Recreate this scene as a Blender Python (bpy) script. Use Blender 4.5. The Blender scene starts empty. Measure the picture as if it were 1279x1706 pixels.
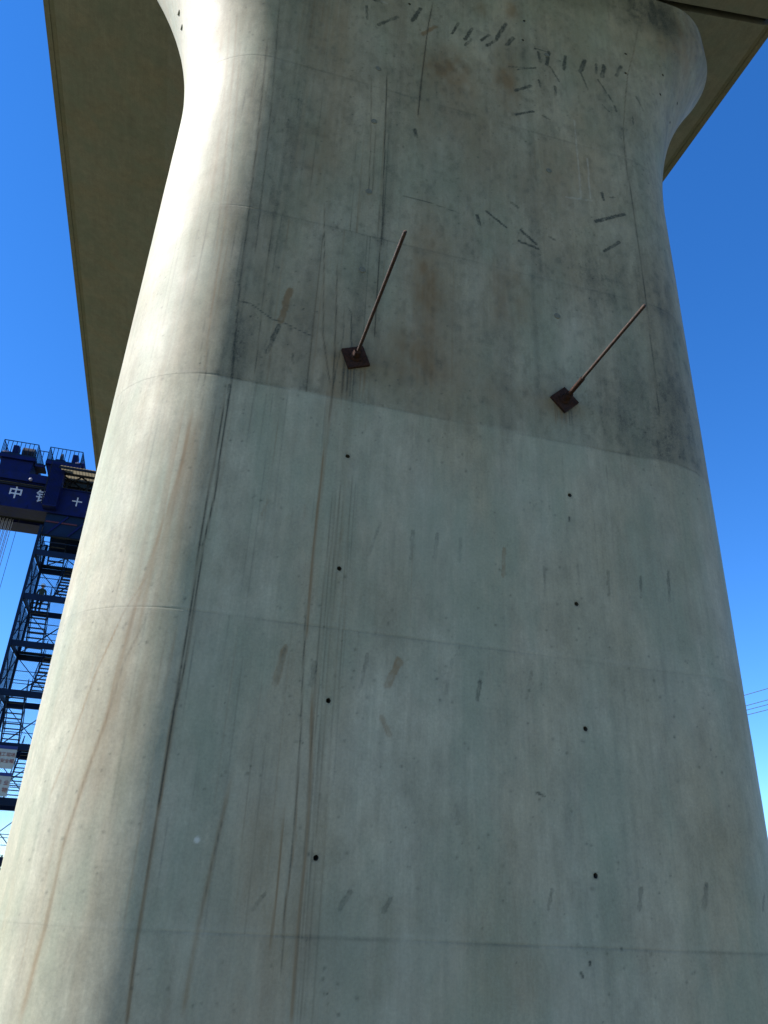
import bpy, bmesh, math, random
import numpy as np
from mathutils import Vector, Matrix

random.seed(7)
R = math.radians
scene = bpy.context.scene
col = scene.collection

# ---------------------------------------------------------------- camera
# world: X along the face of the pier, Y away from the camera, Z up, ground at z = 0
cam_d = bpy.data.cameras.new('camera')
cam = bpy.data.objects.new('camera', cam_d)
col.objects.link(cam)
cam_d.sensor_fit = 'HORIZONTAL'
cam_d.sensor_width = 36.0
cam_d.lens = 36.0 * 1300.0 / 1279.0
cam_d.clip_start = 0.05
cam_d.clip_end = 6000.0
c_right = Vector((0.96293701, -0.26621389, 0.04338748))
c_up = Vector((-0.15766062, -0.42501053, 0.89135244))
c_back = Vector((-0.21885027, -0.86515676, -0.45122982))
cam.matrix_world = Matrix((
    (c_right.x, c_up.x, c_back.x, 0.0),
    (c_right.y, c_up.y, c_back.y, 0.0),
    (c_right.z, c_up.z, c_back.z, 1.6),
    (0, 0, 0, 1)))
scene.camera = cam

# ---------------------------------------------------------------- sky, sun, exposure
SUN_EL, SUN_BEHIND = 46.0, 3.0        # elevation; degrees behind the plane of the pier's face
to_sun = Vector((-math.cos(R(SUN_BEHIND)) * math.cos(R(SUN_EL)),
                 math.sin(R(SUN_BEHIND)) * math.cos(R(SUN_EL)), math.sin(R(SUN_EL))))
world = bpy.data.worlds.new('World')
scene.world = world
world.use_nodes = True
wn = world.node_tree.nodes
wl = world.node_tree.links
wn.clear()
sky = wn.new('ShaderNodeTexSky')
sky.sky_type = 'NISHITA'
sky.sun_disc = False
sky.sun_elevation = R(SUN_EL)
sky.sun_rotation = math.atan2(to_sun.x, to_sun.y)
sky.altitude = 0.0
sky.air_density = 0.7
sky.dust_density = 0.0
sky.ozone_density = 4.0
hsv = wn.new('ShaderNodeHueSaturation')
hsv.inputs['Hue'].default_value = 0.506
hsv.inputs['Saturation'].default_value = 1.26
bg = wn.new('ShaderNodeBackground')
bg.inputs['Strength'].default_value = 0.094
wo = wn.new('ShaderNodeOutputWorld')
wl.new(sky.outputs[0], hsv.inputs['Color'])
wl.new(hsv.outputs[0], bg.inputs['Color'])
wl.new(bg.outputs[0], wo.inputs['Surface'])

sun_d = bpy.data.lights.new('sun', 'SUN')
sun_d.energy = 5.0
sun_d.angle = R(0.53)
sun_d.color = (1.0, 0.96, 0.92)
sun = bpy.data.objects.new('sun', sun_d)
sun.rotation_euler = (-to_sun).to_track_quat('-Z', 'Y').to_euler()
sun.location = to_sun * 80
col.objects.link(sun)

scene.view_settings.view_transform = 'Standard'
scene.view_settings.look = 'None'
scene.view_settings.exposure = 1.74
scene.view_settings.gamma = 1.0
scene.view_settings.use_curve_mapping = False


# ---------------------------------------------------------------- helpers
def tag(o, label=None, cat=None, group=None, kind=None):
    if label: o['label'] = label
    if cat: o['category'] = cat
    if group: o['group'] = group
    if kind: o['kind'] = kind
    return o


def empty(name, loc, label=None, cat=None, group=None, rz=0.0):
    o = bpy.data.objects.new(name, None)
    o.location = loc
    o.rotation_euler = (0, 0, rz)
    o.empty_display_size = 0.2
    col.objects.link(o)
    return tag(o, label, cat, group)


def link(name, me, mat=None, parent=None):
    o = bpy.data.objects.new(name, me)
    col.objects.link(o)
    if mat is not None and len(me.materials) == 0:
        me.materials.append(mat)
    if parent is not None:
        o.parent = parent
        if parent.parent is None:
            o.matrix_parent_inverse = Matrix.Translation(-Vector(parent.location))
        else:
            o.matrix_parent_inverse = Matrix.Translation(-Vector(parent.parent.location)) if parent.type == 'EMPTY' else Matrix.Identity(4)
    return o


class MB:
    """collects boxes, bars and tubes in world coordinates; build() links them as one mesh"""
    def __init__(self):
        self.v = []
        self.f = []
        self.smooth = []

    def add(self, vs, fs, smooth=False):
        b = len(self.v)
        self.v += [tuple(p) for p in vs]
        self.f += [tuple(b + i for i in f) for f in fs]
        self.smooth += [smooth] * len(fs)
        return self

    def box(self, a, b):
        (x0, y0, z0), (x1, y1, z1) = a, b
        x0, x1 = min(x0, x1), max(x0, x1); y0, y1 = min(y0, y1), max(y0, y1); z0, z1 = min(z0, z1), max(z0, z1)
        return self.add([(x0, y0, z0), (x1, y0, z0), (x1, y1, z0), (x0, y1, z0), (x0, y0, z1), (x1, y0, z1), (x1, y1, z1), (x0, y1, z1)],
                        [(0, 3, 2, 1), (4, 5, 6, 7), (0, 1, 5, 4), (1, 2, 6, 5), (2, 3, 7, 6), (3, 0, 4, 7)])

    def bar(self, p, q, w, h=None, roll=None):
        h = w if h is None else h
        p, q = Vector(p), Vector(q)
        d = (q - p).normalized()
        ref = Vector((0, 0, 1)) if abs(d.z) < 0.95 else Vector((0, 1, 0))
        s = d.cross(ref).normalized()
        t = s.cross(d).normalized()
        vs = [c + s * (i * w / 2) + t * (j * h / 2) for c in (p, q) for i, j in ((-1, -1), (1, -1), (1, 1), (-1, 1))]
        return self.add(vs, [(0, 3, 2, 1), (4, 5, 6, 7), (0, 1, 5, 4), (1, 2, 6, 5), (2, 3, 7, 6), (3, 0, 4, 7)])

    def tube(self, p, q, r, n=8, r2=None, caps=True):
        r2 = r if r2 is None else r2
        p, q = Vector(p), Vector(q)
        d = (q - p).normalized()
        ref = Vector((0, 0, 1)) if abs(d.z) < 0.95 else Vector((0, 1, 0))
        s = d.cross(ref).normalized()
        t = s.cross(d).normalized()
        vs = []
        for c, rr in ((p, r), (q, r2)):
            for k in range(n):
                a = 2 * math.pi * k / n
                vs.append(c + s * (rr * math.cos(a)) + t * (rr * math.sin(a)))
        self.add(vs, [(k, (k + 1) % n, n + (k + 1) % n, n + k) for k in range(n)], True)
        if caps:
            self.add(vs[:n], [tuple(range(n))[::-1]])
            self.add(vs[n:], [tuple(range(n))])
        return self

    def lathe(self, centre, axis, prof, n=16):
        """prof: list of (radius, distance along axis)"""
        c, d = Vector(centre), Vector(axis).normalized()
        ref = Vector((0, 0, 1)) if abs(d.z) < 0.95 else Vector((0, 1, 0))
        s = d.cross(ref).normalized()
        t = s.cross(d).normalized()
        vs = [c + d * h + s * (r * math.cos(2 * math.pi * k / n)) + t * (r * math.sin(2 * math.pi * k / n)) for r, h in prof for k in range(n)]
        fs = [(i * n + k, i * n + (k + 1) % n, (i + 1) * n + (k + 1) % n, (i + 1) * n + k) for i in range(len(prof) - 1) for k in range(n)]
        return self.add(vs, fs, True)

    def prism(self, poly, y0, y1):
        """poly in (x, z), extruded along y"""
        n = len(poly)
        vs = [(x, y0, z) for x, z in poly] + [(x, y1, z) for x, z in poly]
        fs = [tuple(range(n)), tuple(range(2 * n - 1, n - 1, -1))]
        fs += [(k, n + k, n + (k + 1) % n, (k + 1) % n) for k in range(n)]
        return self.add(vs, fs)

    def mesh(self, name, mat, fix=True):
        me = bpy.data.meshes.new(name)
        me.from_pydata(self.v, [], self.f)
        me.polygons.foreach_set('use_smooth', self.smooth)
        me.update()
        if fix:
            b = bmesh.new(); b.from_mesh(me)
            bmesh.ops.recalc_face_normals(b, faces=b.faces)
            b.to_mesh(me); b.free()
        me.materials.append(mat)
        return me

    def build(self, name, mat, parent=None, bevel=0.0):
        me = self.mesh(name, mat)
        if bevel:
            b = bmesh.new(); b.from_mesh(me)
            bmesh.ops.remove_doubles(b, verts=b.verts, dist=1e-5)
            bmesh.ops.bevel(b, geom=list(b.edges), offset=bevel, segments=2, affect='EDGES', profile=0.6)
            b.to_mesh(me); b.free()
        return link(name, me, None, parent)


# ---------------------------------------------------------------- materials
def new_mat(name):
    m = bpy.data.materials.new(name)
    m.use_nodes = True
    nt = m.node_tree
    b = nt.nodes['Principled BSDF']
    return m, nt, b


def nodes_noise(nt, coord, scale, detail=4.0, rough=0.55, vec=(1, 1, 1)):
    mp = nt.nodes.new('ShaderNodeMapping')
    mp.inputs['Scale'].default_value = vec
    nt.links.new(coord, mp.inputs['Vector'])
    n = nt.nodes.new('ShaderNodeTexNoise')
    n.inputs['Scale'].default_value = scale
    n.inputs['Detail'].default_value = detail
    n.inputs['Roughness'].default_value = rough
    nt.links.new(mp.outputs[0], n.inputs['Vector'])
    return n.outputs['Fac']


def nodes_map(nt, val, a, b, c=0.0, d=1.0):
    n = nt.nodes.new('ShaderNodeMapRange')
    n.inputs['From Min'].default_value = a
    n.inputs['From Max'].default_value = b
    n.inputs['To Min'].default_value = c
    n.inputs['To Max'].default_value = d
    nt.links.new(val, n.inputs['Value'])
    return n.outputs[0]


def nodes_mix(nt, fac, a, b, blend='MIX'):
    n = nt.nodes.new('ShaderNodeMix')
    n.data_type = 'RGBA'
    n.blend_type = blend
    n.clamp_factor = True
    for i, x in ((0, fac), (6, a), (7, b)):
        if isinstance(x, (int, float)):
            n.inputs[i].default_value = x
        elif isinstance(x, tuple):
            n.inputs[i].default_value = (*x, 1.0)
        else:
            nt.links.new(x, n.inputs[i])
    return n.outputs[2]


def nodes_math(nt, op, a, b=None):
    n = nt.nodes.new('ShaderNodeMath')
    n.operation = op
    for i, x in enumerate((a, b)):
        if x is None: continue
        if isinstance(x, (int, float)): n.inputs[i].default_value = x
        else: nt.links.new(x, n.inputs[i])
    return n.outputs[0]


def simple_mat(name, c, rough=0.6, metal=0.0, var=0.25, scale=6.0, spec=0.4, bump=0.0, c2=None, stretch=(1, 1, 1)):
    m, nt, b = new_mat(name)
    co = nt.nodes.new('ShaderNodeTexCoord').outputs['Object']
    f = nodes_noise(nt, co, scale, 5.0, 0.6, stretch)
    f2 = nodes_map(nt, f, 0.3, 0.7)
    c2 = c2 or tuple(x * (1 - var) for x in c)
    nt.links.new(nodes_mix(nt, f2, c, c2), b.inputs['Base Color'])
    b.inputs['Roughness'].default_value = rough
    b.inputs['Metallic'].default_value = metal
    b.inputs['Specular IOR Level'].default_value = spec
    if bump:
        bn = nt.nodes.new('ShaderNodeBump')
        bn.inputs['Strength'].default_value = bump
        bn.inputs['Distance'].default_value = 0.01
        nt.links.new(nodes_noise(nt, co, scale * 7, 4.0), bn.inputs['Height'])
        nt.links.new(bn.outputs[0], b.inputs['Normal'])
    return m


def concrete_mat(name, pale, deep, wear=True, bump=0.12, streak=(5.0, 5.0, 0.35)):
    m, nt, b = new_mat(name)
    co = nt.nodes.new('ShaderNodeTexCoord').outputs['Object']
    cloud = nodes_map(nt, nodes_noise(nt, co, 1.1, 5.0, 0.6, (1, 1, 0.75)), 0.3, 0.72)
    c = nodes_mix(nt, cloud, pale, deep)
    st = nodes_map(nt, nodes_noise(nt, co, 3.0, 5.0, 0.65, streak), 0.38, 0.75, 0.0, 0.45)
    c = nodes_mix(nt, st, c, tuple(x * 0.72 for x in deep))
    # faint greenish and warm shifts of the cement skin
    tint = nodes_map(nt, nodes_noise(nt, co, 0.8, 3.0, 0.5, (1.3, 1.3, 0.4)), 0.42, 0.66, 0.0, 0.55)
    c = nodes_mix(nt, tint, c, (deep[0] * 1.22, deep[1] * 1.02, deep[2] * 0.88))
    mid = nodes_map(nt, nodes_noise(nt, co, 7.0, 6.0, 0.72, (1, 1, 0.55)), 0.30, 0.72, 1.13, 0.80)
    c = nodes_mix(nt, 1.0, c, mid, 'MULTIPLY')
    green = nodes_map(nt, nodes_noise(nt, co, 1.7, 4.0, 0.6, (1.5, 1.5, 0.5)), 0.44, 0.64, 0.0, 0.55)
    c = nodes_mix(nt, green, c, (deep[0] * 0.84, deep[1] * 0.98, deep[2] * 0.98))
    fine = nodes_map(nt, nodes_noise(nt, co, 48.0, 5.0, 0.75), 0.30, 0.70, 0.84, 1.10)
    c = nodes_mix(nt, 1.0, c, fine, 'MULTIPLY')
    brush = nodes_map(nt, nodes_noise(nt, co, 42.0, 3.0, 0.6, (1, 1, 0.035) if wear else (1, 0.035, 1)), 0.32, 0.68, 0.965, 1.03)
    c = nodes_mix(nt, 1.0, c, brush, 'MULTIPLY')
    if wear:
        at = nt.nodes.new('ShaderNodeAttribute')
        at.attribute_name = 'wear'
        sp = nt.nodes.new('ShaderNodeSeparateColor')
        nt.links.new(at.outputs['Color'], sp.inputs[0])
        grit = nodes_map(nt, nodes_noise(nt, co, 70.0, 3.0, 0.7), 0.3, 0.6, 0.72, 1.1)
        dk = nodes_math(nt, 'MULTIPLY', sp.outputs[0], grit)
        c = nodes_mix(nt, sp.outputs[2], c, (0.46, 0.465, 0.42))
        c = nodes_mix(nt, sp.outputs[1], c, (0.168, 0.108, 0.052))
        c = nodes_mix(nt, dk, c, (0.034, 0.039, 0.031))
    nt.links.new(c, b.inputs['Base Color'])
    nt.links.new(nodes_map(nt, cloud, 0, 1, 0.60, 0.76), b.inputs['Roughness'])
    b.inputs['Specular IOR Level'].default_value = 0.24
    if 'Diffuse Roughness' in b.inputs: b.inputs['Diffuse Roughness'].default_value = 0.25
    bn = nt.nodes.new('ShaderNodeBump')
    bn.inputs['Strength'].default_value = bump
    bn.inputs['Distance'].default_value = 0.006
    nt.links.new(nodes_noise(nt, co, 40.0, 6.0, 0.65), bn.inputs['Height'])
    nt.links.new(bn.outputs[0], b.inputs['Normal'])
    return m


M = {}
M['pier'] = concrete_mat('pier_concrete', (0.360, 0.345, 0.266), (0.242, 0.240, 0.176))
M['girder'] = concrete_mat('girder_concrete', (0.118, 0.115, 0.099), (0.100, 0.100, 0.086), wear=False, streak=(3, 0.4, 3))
M['hole'] = simple_mat('hole_inside', (0.05, 0.05, 0.045), 0.9)  # near-black walls and bottoms of the open tie holes
M['plug'] = simple_mat('plug_mortar', (0.13, 0.132, 0.105), 0.85, scale=40, bump=0.4)
M['rust'] = simple_mat('rusty_steel', (0.046, 0.018, 0.011), 0.85, 0.0, scale=45, bump=0.9, c2=(0.009, 0.005, 0.004), spec=0.2)
M['rod'] = simple_mat('rod_steel', (0.055, 0.026, 0.016), 0.7, 0.0, scale=34, bump=0.9, c2=(0.005, 0.003, 0.003), spec=0.3)
M['crane'] = simple_mat('crane_blue_paint', (0.0022, 0.0070, 0.072), 0.6, 0.0, scale=2.6, c2=(0.004, 0.007, 0.036), spec=0.12)
M['tower'] = simple_mat('stair_blue_paint', (0.0030, 0.014, 0.045), 0.6, 0.0, scale=1.5, c2=(0.002, 0.009, 0.026), spec=0.12)
M['dark_steel'] = simple_mat('dark_steel', (0.008, 0.010, 0.016), 0.6, 0.0, scale=4, spec=0.15)
M['sheet'] = simple_mat('roof_sheet', (0.20, 0.18, 0.125), 0.7, 0.0, scale=2, stretch=(0.3, 3, 3))
# thin fibreglass sheet: lets some sunlight through
_m = M['sheet']; _nt = _m.node_tree
_p = _nt.nodes['Principled BSDF']; _o = [n_ for n_ in _nt.nodes if n_.type == 'OUTPUT_MATERIAL'][0]
_t = _nt.nodes.new('ShaderNodeBsdfTranslucent'); _t.inputs['Color'].default_value = (0.10, 0.088, 0.060, 1)
_x = _nt.nodes.new('ShaderNodeMixShader'); _x.inputs[0].default_value = 0.5
_nt.links.new(_p.outputs[0], _x.inputs[1]); _nt.links.new(_t.outputs[0], _x.inputs[2]); _nt.links.new(_x.outputs[0], _o.inputs['Surface'])
M['white'] = simple_mat('white_paint', (0.42, 0.42, 0.46), 0.5, var=0.12, scale=8)
M['board'] = simple_mat('sign_board', (0.34, 0.38, 0.37), 0.6, var=0.15, scale=4)
M['sign_blue'] = simple_mat('sign_blue', (0.006, 0.025, 0.16), 0.6)
M['sign_red'] = simple_mat('sign_red', (0.20, 0.016, 0.020), 0.6)
M['stripe'] = simple_mat('faded_red_stripe', (0.07, 0.012, 0.022), 0.7)
M['lamp'] = simple_mat('lamp_housing', (0.16, 0.15, 0.19), 0.6)
M['wire'] = simple_mat('wire', (0.03, 0.03, 0.035), 0.6)
M['rope'] = simple_mat('wire_rope', (0.30, 0.31, 0.40), 0.5, 0.0)
M['galv'] = simple_mat('galvanised_pipe', (0.42, 0.43, 0.44), 0.4, 0.6)
M['cloth'] = simple_mat('work_clothes', (0.030, 0.045, 0.030), 0.9, scale=20)
M['trouser'] = simple_mat('trouser_cloth', (0.018, 0.022, 0.035), 0.9, scale=20)
M['skin'] = simple_mat('skin', (0.42, 0.26, 0.19), 0.6)
M['boot'] = simple_mat('boot_leather', (0.02, 0.018, 0.016), 0.6)
M['hair'] = simple_mat('black_hair', (0.012, 0.010, 0.009), 0.7)
M['hat'] = simple_mat('hard_hat_white', (0.78, 0.78, 0.76), 0.35, var=0.05)
M['bark'] = simple_mat('bark', (0.12, 0.09, 0.06), 0.9, scale=12, bump=0.6)
M['leaf'] = simple_mat('foliage', (0.05, 0.085, 0.028), 0.7, scale=1.5, c2=(0.03, 0.055, 0.02))
M['rubber'] = simple_mat('bearing_rubber', (0.02, 0.02, 0.02), 0.8)

gm, nt, b = new_mat('site_ground')
co = nt.nodes.new('ShaderNodeTexCoord').outputs['Object']
g1 = nodes_map(nt, nodes_noise(nt, co, 0.12, 6.0, 0.6), 0.35, 0.65)
g2 = nodes_map(nt, nodes_noise(nt, co, 6.0, 6.0, 0.7), 0.3, 0.7, 0.7, 1.15)
gc = nodes_mix(nt, g1, (0.150, 0.142, 0.072), (0.105, 0.112, 0.050))
nt.links.new(nodes_mix(nt, 1.0, gc, g2, 'MULTIPLY'), b.inputs['Base Color'])
b.inputs['Roughness'].default_value = 0.95
bn = nt.nodes.new('ShaderNodeBump'); bn.inputs['Strength'].default_value = 0.6; bn.inputs['Distance'].default_value = 0.03
nt.links.new(nodes_noise(nt, co, 14.0, 6.0, 0.7), bn.inputs['Height'])
nt.links.new(bn.outputs[0], b.inputs['Normal'])
M['ground'] = gm

# ---------------------------------------------------------------- ground
def ground_h(x, y):
    return 0.0

n = 60
gx = np.sign(np.linspace(-1, 1, n)) * np.abs(np.linspace(-1, 1, n)) ** 3 * 3000
vs = [(float(x), float(y), 0.0) for y in gx for x in gx]
fs = [(j * n + i, j * n + i + 1, (j + 1) * n + i + 1, (j + 1) * n + i) for j in range(n - 1) for i in range(n - 1)]
g = MB(); g.add(vs, fs)
go = g.build('ground', M['ground'])
go['kind'] = 'structure'

# ---------------------------------------------------------------- the pier
YF, RHO, PW, GH = 5.333, 0.95, 3.99, 1.6    # face plane, end radius, width of the flat, eye height
YC = YF + RHO
JOINTS = [1.42, 3.38, 5.37, 7.27, 9.45]
Z_FLARE0, Z_FLARE1, Z_TOP = 9.10, 12.45, 12.95


def flare(z):
    t = np.clip((z - Z_FLARE0) / (Z_FLARE1 - Z_FLARE0), 0, 1)
    return 1.12 * t * t


_rng = np.random.RandomState(11)
_tab = _rng.rand(256, 256)


def vnoise(x, y, seed=0):
    x = x + seed * 17.31; y = y + seed * 9.17
    ix = np.floor(x).astype(int); iy = np.floor(y).astype(int)
    fx = x - ix; fy = y - iy
    fx = fx * fx * (3 - 2 * fx); fy = fy * fy * (3 - 2 * fy)
    g = lambda a, b: _tab[a & 255, b & 255]
    return (g(ix, iy) * (1 - fx) + g(ix + 1, iy) * fx) * (1 - fy) + (g(ix, iy + 1) * (1 - fx) + g(ix + 1, iy + 1) * fx) * fy


def fbm(x, y, seed=0, o=4):
    s = 0; a = 0.5; t = 0
    for k in range(o):
        s = s + a * vnoise(x * 2 ** k, y * 2 ** k, seed + k * 3); t += a; a *= 0.5
    return s / t


def sstep(a, b, x):
    t = np.clip((x - a) / (b - a), 0, 1)
    return t * t * (3 - 2 * t)


def surf(q, z, off=0.0):
    """q: arc length round the pier measured from the left edge of the flat; off: metres proud of the face"""
    q = np.asarray(q, float); z = np.asarray(z, float) + q * 0
    e = flare(z)
    r = RHO + off
    thl = (-e - q) / RHO
    thr = (q - PW - e) / RHO
    L = q < -e
    Rr = q > PW + e
    x = np.where(L, -e - r * np.sin(thl), np.where(Rr, PW + e + r * np.sin(thr), q))
    y = np.where(L, YC - r * np.cos(thl), np.where(Rr, YC - r * np.cos(thr), YF - off))
    return np.stack([x, y, z + 0 * x], -1)


MARKS = [(1.008,10.53,1.227,10.78,0.029,0,0.6),(1.402,10.797,1.494,11.074,0.036,0,0.95),(1.895,10.787,1.971,11.034,0.024,0,0.9),(2.053,10.75,2.144,11.004,0.033,0,0.95),(2.053,10.644,2.139,10.791,0.024,0,0.5),(2.259,10.827,2.361,10.983,0.027,0,0.9),(2.455,10.944,2.584,11.305,0.037,0,1),(2.322,10.75,2.468,10.94,0.03,0,0.8),(2.585,10.891,2.676,11.072,0.037,0,0.9),(2.998,10.949,3.019,10.763,0.025,0,0.8),(3.142,11.006,3.101,10.752,0.037,0,0.9),(3.368,11.029,3.33,10.757,0.031,0,0.9),(3.633,11.064,3.551,10.821,0.044,0,0.7),(3.789,11.06,3.773,10.88,0.025,0,0.6),(3.899,11.074,3.85,10.85,0.044,0,0.9),(4.142,11.172,4.056,10.954,0.035,0,0.6),(2.953,10.993,3.149,11.004,0.012,0,0.7),(2.711,10.483,2.956,10.629,0.012,0,0.7),(3.14,10.736,3.253,10.498,0.012,0,0.8),(3.562,10.777,3.629,10.519,0.015,0,0.7),(3.786,10.759,3.954,10.42,0.015,0,0.8),(2.674,10.084,2.873,10.251,0.03,0,0.9),(2.984,10.401,2.997,10.281,0.021,0,0.5),(3.185,10.371,3.189,10.224,0.024,0,0.5),(2.659,9.661,2.884,9.805,0.023,0,0.7),(3.003,9.774,3.077,9.743,0.026,0,0.5),(1.482,8.939,1.502,8.835,0.027,0,0.5),(0.853,10.803,0.872,10.572,0.023,0,0.5),(4.3,10.663,4.398,10.458,0.012,0,0.6),(3.973,10.344,3.988,10.257,0.018,0,0.6),(4.205,10.248,4.207,10.124,0.015,0,0.7),(3.806,10.298,3.883,10.214,0.015,0,0.5),(1.53,10.604,1.687,10.823,0.035,1,0.8),(0.935,10.967,1.021,10.97,0.029,0,0.6),(1.027,10.973,1.088,10.975,0.024,2,0.5),(2.275,8.005,2.491,7.845,0.02,0,0.85),(2.173,7.911,2.198,7.793,0.025,0,0.6),(2.654,7.86,2.816,7.72,0.025,0,0.9),(2.626,7.701,2.84,7.66,0.022,0,0.9),(2.558,8.228,2.633,8.182,0.023,0,0.5),(3.537,8.276,3.904,8.502,0.032,0,1),(3.6,7.864,3.797,8.052,0.026,0,0.9),(3.658,8.746,3.668,8.654,0.027,0,0.7),(3.754,8.715,3.817,8.736,0.016,0,0.5),(2.972,7.873,3.037,7.845,0.02,0,0.5),(3.402,9.856,3.391,8.58,0.015,2,0.5),(3.518,9.242,3.506,8.62,0.014,2,0.45),(3.202,8.531,3.516,8.583,0.012,2,0.4),(2.597,10.486,2.948,10.61,0.008,0,0.4),(1.592,4.253,1.585,4.02,0.041,0,0.3),(1.794,4.258,1.778,4.06,0.037,0,0.3),(1.991,4.253,1.983,4.064,0.034,0,0.28),(2.366,4.229,2.352,3.991,0.024,1,0.5),(1.326,4.283,1.245,3.993,0.02,0,0.25),(0.437,4.322,0.4,4.187,0.02,1,0.35),(1.034,4.186,1.004,4.054,0.017,1,0.2),(0.721,4.327,0.717,4.187,0.02,1,0.2),(2.712,4.121,2.708,3.869,0.017,0,0.3),(3.016,4.187,3.017,4.016,0.021,0,0.3),(3.295,4.172,3.281,3.96,0.025,0,0.35),(3.599,4.169,3.581,3.984,0.025,0,0.35),(3.872,4.26,3.847,3.974,0.025,0,0.4),(2.968,4.616,2.97,4.586,0.009,0,0.8),(0.683,3.196,0.637,2.935,0.038,1,0.5),(0.683,3.196,0.645,2.945,0.028,0,0.25),(0.9,3.106,0.887,2.954,0.045,0,0.35),(1.277,3.214,1.242,2.976,0.028,0,0.25),(1.517,3.197,1.435,3.006,0.043,1,0.5),(1.922,3.254,1.881,3.009,0.033,0,0.2),(2.142,3.111,2.121,2.984,0.036,0,0.45),(2.157,3.187,2.142,3.111,0.026,0,0.2),(1.405,2.784,1.464,2.67,0.038,1,0.4),(0.714,1.644,0.649,1.552,0.021,0,0.35),(1.245,1.675,1.185,1.575,0.034,0,0.35),(1.515,1.652,1.477,1.577,0.035,0,0.4),(1.958,2.25,1.977,2.125,0.027,0,0.2),(2.562,3.234,2.513,3.031,0.026,0,0.25),(2.644,1.753,2.61,1.64,0.03,0,0.35),(3.324,1.785,3.295,1.668,0.034,0,0.35),(3.851,1.834,3.807,1.69,0.039,0,0.4),(4.417,1.803,4.356,1.703,0.029,0,0.4),(2.574,2.368,2.621,2.347,0.011,0,0.6),(2.89,1.338,2.886,1.324,0.01,0,0.7),(2.824,1.273,2.829,1.248,0.013,0,0.7),(0.396,6.408,0.358,6.046,0.041,1,0.9),(0.343,5.986,0.274,5.689,0.031,0,0.6),(0.485,5.724,0.501,5.631,0.023,0,0.4),(0.018,5.292,0.028,5.097,0.027,0,0.45)]
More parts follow.
